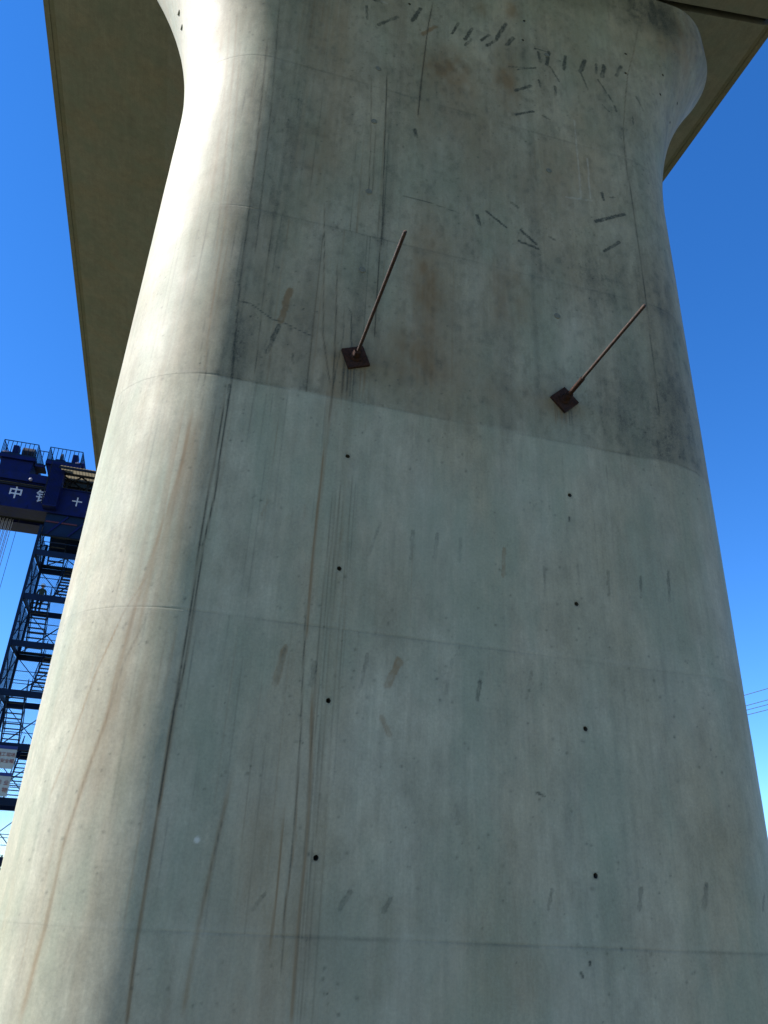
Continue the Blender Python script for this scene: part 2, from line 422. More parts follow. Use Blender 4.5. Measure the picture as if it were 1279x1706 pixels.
LINES = [([(1.653,11.33),(1.601,10.855),(1.568,10.322),(1.523,9.504),(1.51,9.182)],0.0204,0,1.2),([(4.527,12.273),(4.381,11.615),(4.222,11.035),(4.108,10.358),(4.044,9.911),(4.02,9.386),(4.034,8.618),(4.037,7.817),(4.028,7.155),(4.019,6.54),(4.001,5.896)],0.0206,0,0.5),([(1.391,7.915),(1.649,7.92),(1.975,7.878)],0.015,0,0.6),([(-0.034,6.169),(0.091,6.156),(0.279,6.043),(0.384,6.031),(0.627,5.952)],0.018,0,0.7),([(0.424,6.428),(0.796,6.451),(0.898,6.403),(0.96,6.303),(0.984,5.933)],0.0213,0,0.7),([(1.143,9.799),(1.166,8.504),(1.197,7.416),(1.185,6.935),(1.186,6.098)],0.0147,0,0.8),([(-0.01,5.301),(0.003,4.93),(-0.009,4.359),(-0.011,3.888),(0.004,3.294),(-0.003,3.026),(-0.003,2.708),(0.002,2.111)],0.0128,0,0.9),([(0.028,5.31),(0.037,4.25),(0.015,3.892),(0.025,3.367),(0.024,3.03),(0.004,2.709),(0.005,2.111)],0.0127,0,0.9),([(-0.003,2.708),(0.002,2.111),(-0.0,1.771),(0.003,1.329),(0.021,0.96)],0.0325,1,0.9),([(0.002,2.111),(-0.0,1.771),(0.003,1.329),(0.021,0.96)],0.0141,0,0.5),([(0.43,2.354),(0.381,1.903),(0.34,1.467),(0.321,1.029)],0.051,1,0.6),([(0.426,2.21),(0.368,1.787),(0.34,1.467)],0.0184,0,0.35),([(-0.224,5.078),(-0.242,4.539),(-0.286,4.099),(-0.37,3.515),(-0.411,3.003),(-0.427,2.62),(-0.502,2.192),(-0.555,1.831),(-0.556,1.393),(-0.598,0.962)],0.0473,1,0.5),([(-0.186,4.979),(-0.21,4.541),(-0.251,4.1),(-0.327,3.515),(-0.352,3.003),(-0.377,2.62)],0.0681,1,0.35),([(-0.277,3.335),(-0.382,2.986),(-0.427,2.62),(-0.502,2.192),(-0.555,1.831),(-0.556,1.393)],0.0225,0,0.3),([(-0.469,3.317),(-0.586,2.889),(-0.66,2.482),(-0.747,2.133)],0.023,1,0.45),([(-0.299,3.697),(-0.469,3.317),(-0.552,3.002)],0.0163,1,0.3),([(0.799,3.564),(0.848,2.516),(0.86,1.978),(0.845,1.554),(0.856,1.228)],0.0194,0,0.6),([(0.894,2.975),(0.939,2.362),(0.947,1.909),(0.936,1.489),(0.943,0.97)],0.0344,1,0.7),([(0.782,2.167),(0.786,1.688),(0.778,1.353)],0.0224,1,0.7),([(0.848,2.435),(0.875,1.979),(0.845,1.62),(0.848,1.447)],0.0151,1,0.5),([(0.834,4.926),(0.819,4.335),(0.816,3.88),(0.827,3.296)],0.0228,1,0.8),([(0.82,5.492),(0.826,4.902),(0.822,4.304),(0.821,3.567)],0.0425,1,0.3),([(0.928,4.589),(0.915,3.131),(0.935,1.957),(0.952,0.988)],0.0082,0,0.35),([(0.957,4.595),(0.941,3.134),(0.958,1.959),(0.973,0.988)],0.0082,0,0.3),([(0.986,4.6),(0.966,3.137),(0.982,1.96),(0.994,0.989)],0.0082,0,0.35),([(1.02,4.607),(0.997,3.141),(1.009,1.962),(1.019,0.989)],0.0082,0,0.25),([(1.083,4.619),(1.053,3.148),(1.06,1.965),(1.065,0.99)],0.0082,0,0.2),([(0.61,7.619),(0.664,6.939),(0.73,5.979),(0.83,5.494)],0.0215,0,0.5),([(0.791,6.904),(0.825,6.273),(0.856,5.5),(0.848,5.137)],0.0208,0,0.6),([(0.891,6.429),(0.908,6.025),(0.861,5.501)],0.0157,0,0.4),([(0.997,5.723),(1.002,5.411)],0.0204,0,0.7),([(0.966,5.715),(0.977,5.467)],0.0153,0,0.6),([(0.965,9.669),(1.006,8.902),(1.037,7.85)],0.0124,0,0.4),([(1.057,8.922),(1.073,7.863)],0.0122,0,0.4),([(0.161,7.385),(0.176,6.363),(0.203,5.466)],0.021,0,0.35),([(-0.171,9.779),(-0.092,8.117),(-0.034,6.372),(0.028,5.304)],0.0277,0,0.5),([(-0.112,10.436),(-0.005,8.494),(0.052,6.748)],0.0238,0,0.4),([(-0.551,10.169),(-0.451,8.915),(-0.375,7.927),(-0.284,6.686)],0.0291,1,0.35),([(-0.628,10.101),(-0.512,8.747),(-0.429,7.368)],0.0412,1,0.3),([(-0.683,9.899),(-0.685,9.395)],0.0736,1,0.5),([(-0.455,9.678),(-0.343,8.441),(-0.268,7.358),(-0.229,6.006),(-0.198,5.384)],0.0274,1,0.35),([(-0.203,5.751),(-0.163,4.981)],0.0193,0,0.4),([(-0.284,6.135),(-0.228,5.263)],0.0148,0,0.3),([(4.882,9.999),(4.815,9.353),(4.815,8.497),(4.819,7.616)],0.0537,0,0.4)]
HOLES = [(1.014,1.86),(1.018,2.858),(1.025,3.849),(1.025,4.829),(2.978,1.856),(2.981,2.853),(2.981,3.841),(2.992,4.835),(1.359,11.098),(2.838,11.491),(2.805,11.09),(4.245,11.478),(4.201,11.073),(4.803,11.364),(4.748,10.999),(5.265,11.309),(5.108,10.88)]
PLUGS = [(1.029,6.828),(1.037,7.85),(1.039,8.887),(1.042,9.754),(2.996,6.818),(3.023,8.872),(3.108,10.936),(-1.602,10.867),(-1.546,10.646)]
BLOBS = [(1.66, 7.02, 0.19, 0.71, 1, 0.62), (2.51, 7.04, 0.22, 0.50, 1, 0.5), (1.8, 10.12, 0.37, 0.33, 1, 0.7), (2.57, 10.16, 0.15, 0.45, 1, 0.7), (2.66, 11.65, 0.1, 0.18, 1, 0.6), (2.26, 11.45, 0.1, 0.17, 1, 0.4), (3.95, 5.66, 0.28, 0.40, 0, 0.38), (3.9, 6.14, 0.34, 0.40, 0, 0.22), (3.53, 7.5, 0.56, 0.34, 0, 0.35), (0.05, 5.68, 0.11, 0.31, 0, 0.5), (-0.05, 7.39, 0.22, 0.55, 0, 0.25), (0.35, 10.01, 0.14, 0.62, 1, 0.35), (0.5, 8.25, 0.24, 0.52, 1, 0.3), (0.89, 5.45, 0.13, 0.37, 1, 0.3), (2.17, 5.3, 0.31, 0.09, 0, 0.3), (2.41, 1.2, 0.27, 0.2, 1, 0.35), (1.48, 1.18, 0.15, 0.19, 1, 0.25), (1.52, 1.54, 0.23, 0.14, 1, 0.2), (3.39, 1.5, 0.25, 0.22, 1, 0.15), (0.64, 1.94, 0.08, 0.25, 1, 0.3), (5.15, 12.3, 0.49, 0.82, 1, 0.5), (4.71, 12.6, 0.49, 0.28, 0, 0.5), (3.31, 5.81, 0.39, 0.35, 0, 0.3), (1.61, 5.94, 0.48, 0.36, 1, 0.42), (2.6, 5.75, 0.5, 0.2, 1, 0.3), (1.9, 9.3, 0.5, 0.6, 1, 0.22), (3.0, 8.6, 0.4, 0.5, 1, 0.2), (4.4, 5.83, 0.14, 0.5, 0, 0.3), (3.5, 4.16, 0.3, 0.34, 0, 0.12), (3.46, 3.29, 0.28, 0.2, 0, 0.15), (1.52, 3.91, 0.14, 1.07, 1, 0.12), (2.39, 2.64, 0.11, 1.15, 0, 0.12)]


def seg_dist(Q, Z, a, b):
    ax, az = a; bx, bz = b
    dx, dz = bx - ax, bz - az
    L2 = dx * dx + dz * dz + 1e-12
    t = np.clip(((Q - ax) * dx + (Z - az) * dz) / L2, 0, 1)
    return np.hypot(Q - ax - t * dx, Z - az - t * dz), t


def paint_wear(Q, Z):
    """three masks of dirt on the concrete skin: dark grime, rust brown, pale lime"""
    dark = np.zeros_like(Q); rust = np.zeros_like(Q); pale = np.zeros_like(Q)
    ch = (dark, rust, pale)
    qn = Q[0]; zn = Z[:, 0]

    def window(q0, q1, z0, z1):
        r0, r1 = np.searchsorted(zn, [z0, z1])
        ql = Q[-1]
        c0 = min(np.searchsorted(qn, q0), np.searchsorted(ql, q0)); c1 = max(np.searchsorted(qn, q1), np.searchsorted(ql, q1))
        if r1 <= r0 or c1 <= c0: return None
        return slice(max(r0 - 1, 0), r1 + 1), slice(max(c0 - 1, 0), c1 + 1)

    # the older lifts above the 5.37 m joint are dirtier than the clean one below it
    old = sstep(-0.02, 0.02, Z - (5.37 + 0.05 * (fbm(Q * 2.5, Z, 5) - 0.5)))
    left = sstep(-0.75, 0.05, Q)
    mott = fbm(Q * 9, Z * 7, 1, 5)
    big = fbm(Q * 1.3, Z * 0.7, 2, 4)
    bands = fbm(Q * 5, Z * 0.25, 3, 4)
    hair = fbm(Q * 38, Z * 0.8, 4, 3)
    dark += old * left * (0.065 + 0.38 * np.clip(big - 0.42, 0, 1) + 0.50 * np.clip(mott - 0.56, 0, 1))
    dark += left * old * 0.55 * np.clip(bands - 0.52, 0, 1)
    dark += 0.30 * np.clip(bands - 0.55, 0, 1) + 0.20 * np.clip(hair - 0.6, 0, 1) * (0.3 + left)
    dark += 0.28 * np.clip(fbm(Q * 2.2, Z * 1.7, 21, 5) - 0.54, 0, 1)
    rust += old * 0.55 * np.clip(fbm(Q * 2.1, Z * 0.6, 8, 5) - 0.46, 0, 1) + 0.30 * np.clip(fbm(Q * 1.4, Z * 0.5, 9, 4) - 0.52, 0, 1)
    rust += left * 0.10 * old
    pale += 0.35 * np.clip(fbm(Q * 1.9, Z * 0.9, 12, 5) - 0.52, 0, 1) * (1 - 0.6 * old)
    # the streak-washed strip beside the left seam, upper lifts
    strip = np.exp(-((Q - 0.12) / 0.22) ** 2) * old
    dark += strip * (0.10 + 0.75 * np.clip(fbm(Q * 26, Z * 0.35, 14, 4) - 0.45, 0, 1))
    lit = sstep(0.1, -0.2, Q)
    rust += lit * 0.55 * np.clip(fbm(Q * 16, Z * 0.22, 15, 4) - 0.56, 0, 1)
    # warm wash of old drips beside the sunlit edge and between the holes
    for q_, w_, za, zb, a_ in ((-0.32, 0.20, 1.8, 5.2, 0.34), (-0.15, 0.12, 3.6, 5.4, 0.30), (0.98, 0.22, 0.6, 5.6, 0.16), (0.55, 0.30, 0.6, 2.2, 0.14), (1.62, 0.16, 5.4, 7.3, 0.30), (0.45, 0.28, 7.0, 11.5, 0.20)):
        g = np.exp(-((Q - q_ - (0.05 * (Z - 3.5) if q_ < 0 else 0)) / w_) ** 2) * sstep(za - 0.3, za + 0.6, Z) * sstep(zb + 0.1, zb - 0.6, Z)
        rust += a_ * g * np.clip(2.0 * fbm(Q * 24, Z * 0.5, 51, 4) - 0.45, 0, 1.2)
    # grimy shoulder where the flat turns into the right-hand end
    sh = np.exp(-((Q - 4.38 - 0.05 * np.sin(Z * 1.7)) / 0.20) ** 2) * sstep(5.35, 5.5, Z) * sstep(9.6, 7.4, Z)
    dark += sh * (0.10 + 0.75 * np.clip(fbm(Q * 10, Z * 2.2, 55, 4) - 0.40, 0, 1))
    # many fine runs that start at joints and holes
    rr = np.random.RandomState(5)
    for i in range(120):
        zone = rr.choice(5, p=[0.30, 0.25, 0.20, 0.15, 0.10])
        q_ = {0: rr.uniform(-0.75, -0.05), 1: rr.uniform(0.0, 0.7), 2: rr.uniform(0.75, 1.25), 3: rr.uniform(0.0, 0.75), 4: rr.uniform(1.3, 4.2)}[zone]
        z1_ = {0: rr.choice([9.45, 7.27, 5.37, 3.38]), 1: rr.choice([9.45, 7.27, 11.5]), 2: rr.choice([8.88, 7.85, 5.7, 4.83, 3.85]), 3: rr.choice([5.37, 3.38]), 4: rr.choice([11.9, 9.45, 7.27, 5.37])}[zone] - rr.uniform(0, 0.3)
        L_ = rr.uniform(0.5, 2.6); w_ = rr.uniform(0.003, 0.008); a_ = rr.uniform(0.12, 0.36); k_ = int(rr.rand() < 0.5)
        wi = window(q_ - 0.12, q_ + 0.12, z1_ - L_, z1_ + 0.02)
        if wi is None: continue
        q = Q[wi]; z = Z[wi]
        c = q_ + 0.012 * (fbm(z * 1.8, z * 0 + i, 52, 2) - 0.5) + rr.uniform(-0.01, 0.01) * (z1_ - z)
        ww_ = w_ * (0.6 + 0.5 * (z1_ - z) / L_)
        ch[k_][wi] += a_ * np.exp(-((q - c) / ww_) ** 2) * sstep(z1_ - L_, z1_ - L_ * 0.7, z) * sstep(z1_ + 0.02, z1_ - 0.05, z) * (0.4 + 0.9 * fbm(q * 5, z * 3, 53, 2))
    # rust bleeding round and below the two plates
    for q_, z_ in ((1.03, 5.81), (3.0, 5.82)):
        rust += 0.55 * np.exp(-(((Q - q_) / 0.16) ** 2 + ((Z - z_ + 0.03) / 0.17) ** 2)) * (0.3 + 1.1 * fbm(Q * 14, Z * 9, 56, 3))
        dark += 0.30 * np.exp(-(((Q - q_) / 0.13) ** 2 + ((Z - z_ + 0.02) / 0.14) ** 2)) * (0.2 + 1.2 * fbm(Q * 30, Z * 22, 57, 3))
        for i in range(9):
            c_ = q_ + rr.uniform(-0.11, 0.10); L_ = rr.uniform(0.2, 0.55) * (1.0 if q_ < 2 else 0.5)
            m_ = np.exp(-((Q - c_) / rr.uniform(0.004, 0.011)) ** 2) * sstep(z_ - 0.08 - L_, z_ - 0.1 - L_ * 0.4, Z) * sstep(z_ + 0.02, z_ - 0.06, Z)
            (rust if i % 3 else dark)[...] += rr.uniform(0.25, 0.6) * m_
    # air holes in the skin
    for i in range(2600):
        q_, z_ = rr.uniform(-1.2, 5.2), rr.uniform(0.9, 12.4)
        if vnoise(np.array(q_ * 1.3), np.array(z_ * 1.1), 54) < 0.42: continue
        r_ = rr.uniform(0.004, 0.011)
        wi = window(q_ - 0.02, q_ + 0.02, z_ - 0.02, z_ + 0.02)
        if wi is None: continue
        dark[wi] += rr.uniform(0.2, 0.65) * np.exp(-(((Q[wi] - q_) ** 2 + (Z[wi] - z_) ** 2) / r_ ** 2))
    # pitted patches with small dark bug holes
    pit = fbm(Q * 60, Z * 55, 16, 2)
    for (q, z, rq, rz, k, a) in BLOBS:
        gq = np.exp(-(((Q - q) / (rq * 1.05)) ** 2 + ((Z - z) / (rz * 1.05)) ** 2))
        nz = 0.35 + 1.1 * np.clip(fbm(Q * 11, Z * 6, 17, 4) - 0.22, 0, 1)
        ch[k][...] += a * gq * nz * (0.75 if k == 0 else 1.25)
        if k == 0 and a > 0.28 and old is not None:
            dark += gq * 0.26 * sstep(0.50, 0.80, 0.6 * pit + 0.4 * fbm(Q * 30, Z * 5, 34, 3)) * old
    # grimy band on the vertical part of the head, ragged lower edge
    band = sstep(11.95, 12.30, Z + 0.35 * (fbm(Q * 2.2, Z * 0.8, 41, 4) - 0.5))
    dark += band * (0.20 + 0.5 * np.clip(fbm(Q * 7, Z * 1.5, 42, 4) - 0.42, 0, 1)) * sstep(2.6, 3.8, Q)
    # fine vertical brush of dirt on the old lifts and a grainy skin
    grain = fbm(Q * 22, Z * 12, 43, 4)
    dark += old * left * 0.55 * np.clip(grain - 0.50, 0, 1) + 0.16 * np.clip(grain - 0.55, 0, 1)
    rust += old * left * 0.40 * np.clip(fbm(Q * 1.1 + 3, Z * 0.9, 44, 5) - 0.50, 0, 1)
    pale += old * 0.30 * np.clip(fbm(Q * 2.6, Z * 1.4, 45, 5) - 0.52, 0, 1)
    # joints: a grey weep under each one, broken along its length
    for j in JOINTS:
        d = Z - j + 0.012 * (fbm(Q * 1.5, Z * 0 + j, 18) - 0.5)
        along = np.clip(fbm(Q * 3.1, Z * 0 + j * 7, 19) * 1.9 - 0.45, 0.08, 1)
        dark += (0.30 if j < 2 else (0.20 - 0.12 * sstep(1.8, 3.2, Q) if j < 4 else 0.22)) * (0.35 + 0.65 * sstep(-0.4, 0.3, Q)) * along * np.exp(-(d / 0.011) ** 2)
        dark += 0.10 * along * np.exp(-np.clip(-d, 0, 9) / 0.10) * (d < 0)
        pale += 0.07 * (1 - along) * np.exp(-((d - 0.02) / 0.018) ** 2)
    # long runs and hairline cracks
    for pts, w, k, a in LINES:
        qs = [p[0] for p in pts]; zs = [p[1] for p in pts]
        wi = window(min(qs) - 0.2, max(qs) + 0.2, min(zs) - 0.1, max(zs) + 0.1)
        if wi is None: continue
        q = Q[wi]; z = Z[wi]
        zt, zb = max(zs), min(zs)
        order = sorted(zip(zs, qs))
        if zt - zb > 0.5:
            c = np.interp(z, [o[0] for o in order], [o[1] for o in order])
            c = c + 0.010 * (fbm(z * 2.5, z * 0 + w * 90, 22) - 0.5)
            d = np.abs(q - c)
            inside = sstep(zb - 0.06, zb + 0.06, z) * sstep(zt + 0.06, zt - 0.25, z)
        else:
            d = 9.0 + 0 * q
            for p0, p1 in zip(pts[:-1], pts[1:]):
                d = np.minimum(d, seg_dist(q, z, p0, p1)[0])
            inside = 1.0
        ww = max(w * (0.24 if (k == 0 and w < 0.045) else 0.34), 0.0045) * (0.6 + 0.8 * fbm(q * 3, z * 1.7, 23))
        m = np.exp(-(d / ww) ** 2) * inside
        if w > 0.03:
            m = m * (0.35 + 1.0 * fbm(q * 45, z * 0.7, 24))
        m = m * (0.45 + 0.9 * fbm(q * 6, z * 2.1, 25))
        ch[k][wi] += a * m * ((1.08 if w < 0.045 else 0.8) if k == 0 else 1.0)
        if k == 0 and zt - zb > 1.0: rust[wi] += 0.30 * a * np.exp(-(d / (ww * 2.6)) ** 2) * inside
    # short scuffs left by tape and spacers
    for q0, z0, q1, z1, w, k, a in MARKS:
        wi = window(min(q0, q1) - 0.12, max(q0, q1) + 0.12, min(z0, z1) - 0.12, max(z0, z1) + 0.12)
        if wi is None: continue
        q = Q[wi]; z = Z[wi]
        d, t = seg_dist(q, z, (q0, z0), (q1, z1))
        d = d + (fbm(q * 40, z * 30, 26) - 0.5) * w * 0.7
        a = a * (1.0 if a > 0.5 else 1.05)
        w = max(w * (1.35 if a > 0.5 else 0.95), 0.020)
        m = sstep(w * 0.62, w * 0.30, d)
        ring = np.exp(-((d - w * 0.40) / (w * 0.16)) ** 2)
        m = 0.72 * m * np.clip(0.05 + 1.5 * fbm(q * 30, z * 22, 27), 0, 1.1) + 0.45 * ring * m * np.clip(2.2 * fbm(q * 16, z * 14, 28) - 0.5, 0, 1)
        m = m * (0.55 + 0.6 * fbm(q * 2.5, z * 2.5, 29))  * (1.0 - 0.35 * t)
        ch[k][wi] += a * m * (1.95 if k == 0 else 1.7)
    # pale splash of grout
    for q, z, r in ((0.262, 1.920, 0.024), (3.108, 10.936, 0.03)):
        pale += 0.9 * sstep(r, r * 0.5, np.hypot(Q - q, Z - z))
    return np.clip(dark, 0, 0.95), np.clip(rust, 0, 0.85), np.clip(pale, 0, 0.9)


def lift_mesh(name, z0, z1, fine=True, detail=True, top=False, yoff=0.0, proud=0.0):
    if fine:
        zs = [z0, z0 + 0.005]
        z = z0 + 0.005
        while z < z1 - 0.02:
            z += 0.010 + 0.0007 * max(z - 1.0, 0) if z > 0.7 else 0.05
            if z < z1 - 0.012: zs.append(z)
        zs += [z1 - 0.005, z1]
        thl = np.linspace(R(92), 0, 126)[:-1]
        thr = np.linspace(0, R(72), 86)[1:]
        nf = 402
        back_r = np.linspace(R(72), R(180), 24)[1:]
        back_l = np.linspace(R(180), R(92), 18)[:-1]
    else:
        zs = list(np.linspace(z0, z1, max(4, int((z1 - z0) / 0.12))))
        thl = np.linspace(R(90), 0, 14)[:-1]; thr = np.linspace(0, R(90), 14)[1:]
        nf = 12
        back_r = np.linspace(R(90), R(180), 14)[1:]; back_l = np.linspace(R(180), R(90), 14)[:-1]
    zs = np.array(zs)
    tf = np.linspace(0, 1, nf)
    e = flare(zs)[:, None]
    # columns: back-left arc, left arc, flat, right arc, back-right arc  (the rear flat closes the ring)
    Ql = -e - RHO * np.concatenate([back_l, thl])[None, :]
    Qf = -e + tf[None, :] * (PW + 2 * e)
    Qr = PW + e + RHO * np.concatenate([thr, back_r])[None, :]
    Q = np.concatenate([Ql, Qf, Qr], 1)
    Z = np.repeat(zs[:, None], Q.shape[1], 1)
    off = np.full_like(Q, proud)
    if fine:
        off += 0.0040 * (fbm(Q * 1.6, Z * 1.1, 31, 3) - 0.5) + 0.0016 * (fbm(Q * 7, Z * 5, 32, 3) - 0.5)
        off += 0.0018 * (fbm(Q * 7, Z * 0.3, 33, 2) - 0.5)
        for rr_, jj in ((0, z0), (-1, z1)):
            off[rr_] -= 0.0010 * np.clip(fbm(Q[rr_] * 2.3, Q[rr_] * 0 + jj * 5, 36, 3) * 2.4 - 0.75, 0.0, 1.0)
    P = surf(Q, Z, off)
    P[..., 1] += yoff
    nr, nc = Q.shape
    idx = np.arange(nr * nc).reshape(nr, nc)
    a = idx[:-1]; b = idx[1:]
    quads = np.stack([a, np.roll(a, -1, 1), np.roll(b, -1, 1), b], -1)   # (nr-1, nc, 4), last column wraps over the rear flat
    keep = np.ones((nr - 1, nc), bool)
    verts = [P.reshape(-1, 3)]
    extra_faces = []
    hole_faces = []
    vcount = nr * nc
    wear_extra = []
    if fine:
        dk, ru, pa = paint_wear(Q, Z)
        if detail:
            for (hq, hz) in HOLES:
                if not (z0 + 0.06 < hz < z1 - 0.06): continue
                r = 0.0175
                row = int(np.argmin(np.abs(zs - hz)))
                cl = int(np.argmin(np.abs(Q[row] - hq)))
                dq = abs(Q[row, cl + 1] - Q[row, cl]); dz = zs[row + 1] - zs[row]
                kq = int(math.ceil((r + 0.010) / dq)); kz = int(math.ceil((r + 0.010) / dz))
                r0, r1, c0, c1 = row - kz, row + kz, cl - kq, cl + kq
                keep[r0:r1, c0:c1] = False
                loop = [(r0, c) for c in range(c0, c1)] + [(i, c1) for i in range(r0, r1)] + [(r1, c) for c in range(c1, c0, -1)] + [(i, c0) for i in range(r1, r0, -1)]
                ang = [math.atan2(Z[i, c] - hz, Q[i, c] - hq) for i, c in loop]
                n_ = len(loop)
                rim = [(hq + r * (1 + 0.05 * math.sin(2 * t + hq * 9 + hz * 5) + 0.04 * math.sin(5 * t + hz * 7)) * math.cos(t), hz + r * (1 + 0.05 * math.sin(2 * t + hq * 9 + hz * 5) + 0.04 * math.sin(5 * t + hz * 7)) * math.sin(t)) for t in ang]
                pr = surf(np.array([p[0] for p in rim]), np.array([p[1] for p in rim]), proud - 0.001)
                pi = surf(np.array([p[0] for p in rim]), np.array([p[1] for p in rim]), proud - 0.09)
                ci = surf(np.array([hq]), np.array([hz]), proud - 0.09)
                verts += [pr, pr, pi, ci]
                s = vcount
                lp = [int(idx[i, c]) for i, c in loop]
                for k in range(n_):
                    k2 = (k + 1) % n_
                    extra_faces.append((lp[k], lp[k2], s + k2, s + k))
                    hole_faces.append((s + n_ + k, s + n_ + k2, s + 2 * n_ + k2, s + 2 * n_ + k))
                    hole_faces.append((s + 2 * n_ + k, s + 2 * n_ + k2, s + 3 * n_, s + 3 * n_))
                vcount += 3 * n_ + 1
                wear_extra += [(0.35, 0.1, 0.0)] * n_ + [(0.6, 0.1, 0)] * (2 * n_ + 1)
    V = np.concatenate(verts)
    F = quads[keep]
    me = bpy.data.meshes.new(name)
    ex = [f if f[2] != f[3] else f[:3] for f in extra_faces + hole_faces]
    caps = []
    if top: caps = [tuple(int(i) for i in idx[-1])]
    nloops = F.size + sum(len(f) for f in ex) + sum(len(f) for f in caps)
    npoly = len(F) + len(ex) + len(caps)
    me.vertices.add(len(V)); me.loops.add(nloops); me.polygons.add(npoly)
    me.vertices.foreach_set('co', V.astype(np.float32).ravel())
    li = np.concatenate([F.ravel()] + [np.array(f) for f in ex + caps]).astype(np.int32)
    sizes = np.concatenate([np.full(len(F), 4), np.array([len(f) for f in ex + caps], int)]).astype(np.int32)
    me.loops.foreach_set('vertex_index', li)
    me.polygons.foreach_set('loop_start', (np.cumsum(sizes) - sizes).astype(np.int32))
    me.polygons.foreach_set('loop_total', sizes)
    sm = np.ones(npoly, bool)
    if caps: sm[-1] = False
    me.polygons.foreach_set('use_smooth', sm)
    me.materials.append(M['pier']); me.materials.append(M['hole'])
    if hole_faces:
        mi = np.zeros(npoly, np.int32)
        s = len(F) + len(extra_faces)
        mi[s:s + len(hole_faces)] = 1
        me.polygons.foreach_set('material_index', mi)
    if fine:
        c = np.ones((len(V), 4), np.float32)
        c[:nr * nc, 0] = dk.ravel(); c[:nr * nc, 1] = ru.ravel(); c[:nr * nc, 2] = pa.ravel()
        if wear_extra: c[nr * nc:, :3] = np.array(wear_extra)
        at = me.attributes.new('wear', 'FLOAT_COLOR', 'POINT')
        at.data.foreach_set('color', c.ravel())
    me.update(calc_edges=True)
    me.validate()
    return me


def make_pier(dy, fine, label, group='round-ended concrete bridge piers'):
    root = empty('bridge_pier', (PW / 2, YC + dy, 0), label, 'pier', group)
    zs = [-0.6] + JOINTS + [Z_TOP]
    prouds = [0.0004, 0.0, 0.0002, 0.0008, 0.0002, 0.0006]
    for k in range(len(zs) - 1):
        nm = 'pier_head' if k == len(zs) - 2 else 'shaft_lift'
        me = lift_mesh(nm, zs[k], zs[k + 1], fine=fine, top=(k == len(zs) - 2), yoff=dy, proud=prouds[k] if fine else 0)
        o = link(nm, me, None, root)
        if fine and k == 1: o['label'] = 'lowest full concrete lift with long brown drip runs'
        if fine and k == 2: o['label'] = 'clean pale grey lift below the tie rods'
        if fine and k == 3: o['label'] = 'dirty stained lift that carries the two tie rods'
        if fine and k == 5: o['label'] = 'flared head with scuff marks and a hairline crack'
    # bearing blocks on top
    for x in (-0.25, PW + 0.25):
        for y in (-0.55, 0.55):
            mb = MB(); mb.box((x - 0.4, YC + dy + y - 0.3, Z_TOP - 0.02), (x + 0.4, YC + dy + y + 0.3, Z_TOP + 0.10))
            mb.build('bearing_block', M['girder'], root)
            mb = MB(); mb.tube((x, YC + dy + y, Z_TOP + 0.10), (x, YC + dy + y, Z_BOX), 0.24, 20)
            mb.build('bearing', M['rubber'], root)
    if fine:
        for (pq, pz) in PLUGS:
            p = Vector(surf(np.array([pq]), np.array([pz]), 0.0)[0])
            p2 = Vector(surf(np.array([pq]), np.array([pz]), 0.1)[0])
            nrm = (p2 - p).normalized()
            mb = MB(); mb.lathe(p, nrm, [(0.034, -0.01), (0.033, 0.006), (0.028, 0.0085), (0.015, 0.0065), (0.0, 0.005)], 14)
            mb.build('hole_plug', M['plug'], root)
    return root


Z_BOX = 13.22
make_pier(0.0, True, 'tall round-ended grey concrete pier filling the picture, left end sunlit')
make_pier(32.7, False, 'round-ended concrete pier standing behind the big pier', 'round-ended concrete bridge piers')

# ---------------------------------------------------------------- box girders
XC = 2.0
half = [(0.0, 13.22), (2.55, 13.22), (2.72, 13.26), (2.80, 13.38), (3.18, 14.35), (3.26, 14.55), (3.40, 14.74), (3.60, 14.88), (3.95, 14.99),
        (5.98, 15.47), (5.99, 15.505), (6.07, 15.505), (6.08, 15.49), (6.17, 15.49), (6.17, 15.80), (6.17, 16.45), (5.97, 16.45), (5.97, 15.86), (0.0, 16.0)]


def make_girder(y0, y1, label):
    root = empty('box_girder', (XC, (y0 + y1) / 2, 13.22), label, 'girder', 'concrete box girder spans')
    poly = [(XC + x, z) for x, z in half] + [(XC - x, z) for x, z in half[::-1] if x > 0]
    mb = MB(); mb.prism(poly, y0, y1)
    o = mb.build('girder_box', M['girder'], root)
    return root


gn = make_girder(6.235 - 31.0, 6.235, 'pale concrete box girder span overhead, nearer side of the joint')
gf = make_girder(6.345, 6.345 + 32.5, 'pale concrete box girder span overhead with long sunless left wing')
mb = MB(); mb.box((XC - 5.9, 6.10, 16.02), (XC + 5.9, 6.47, 16.06))  # unseen strip added over the deck gap to keep sun off the pier
jb = mb.build('gap_light_block', M['dark_steel'], gf)
mb = MB(); mb.box((XC - 6.0, 6.238, 15.62), (XC + 6.0, 6.342, 15.70))  # black strip added inside the gap, also to stop light coming through
mb.build('gap_light_stop', M['rubber'], gf)

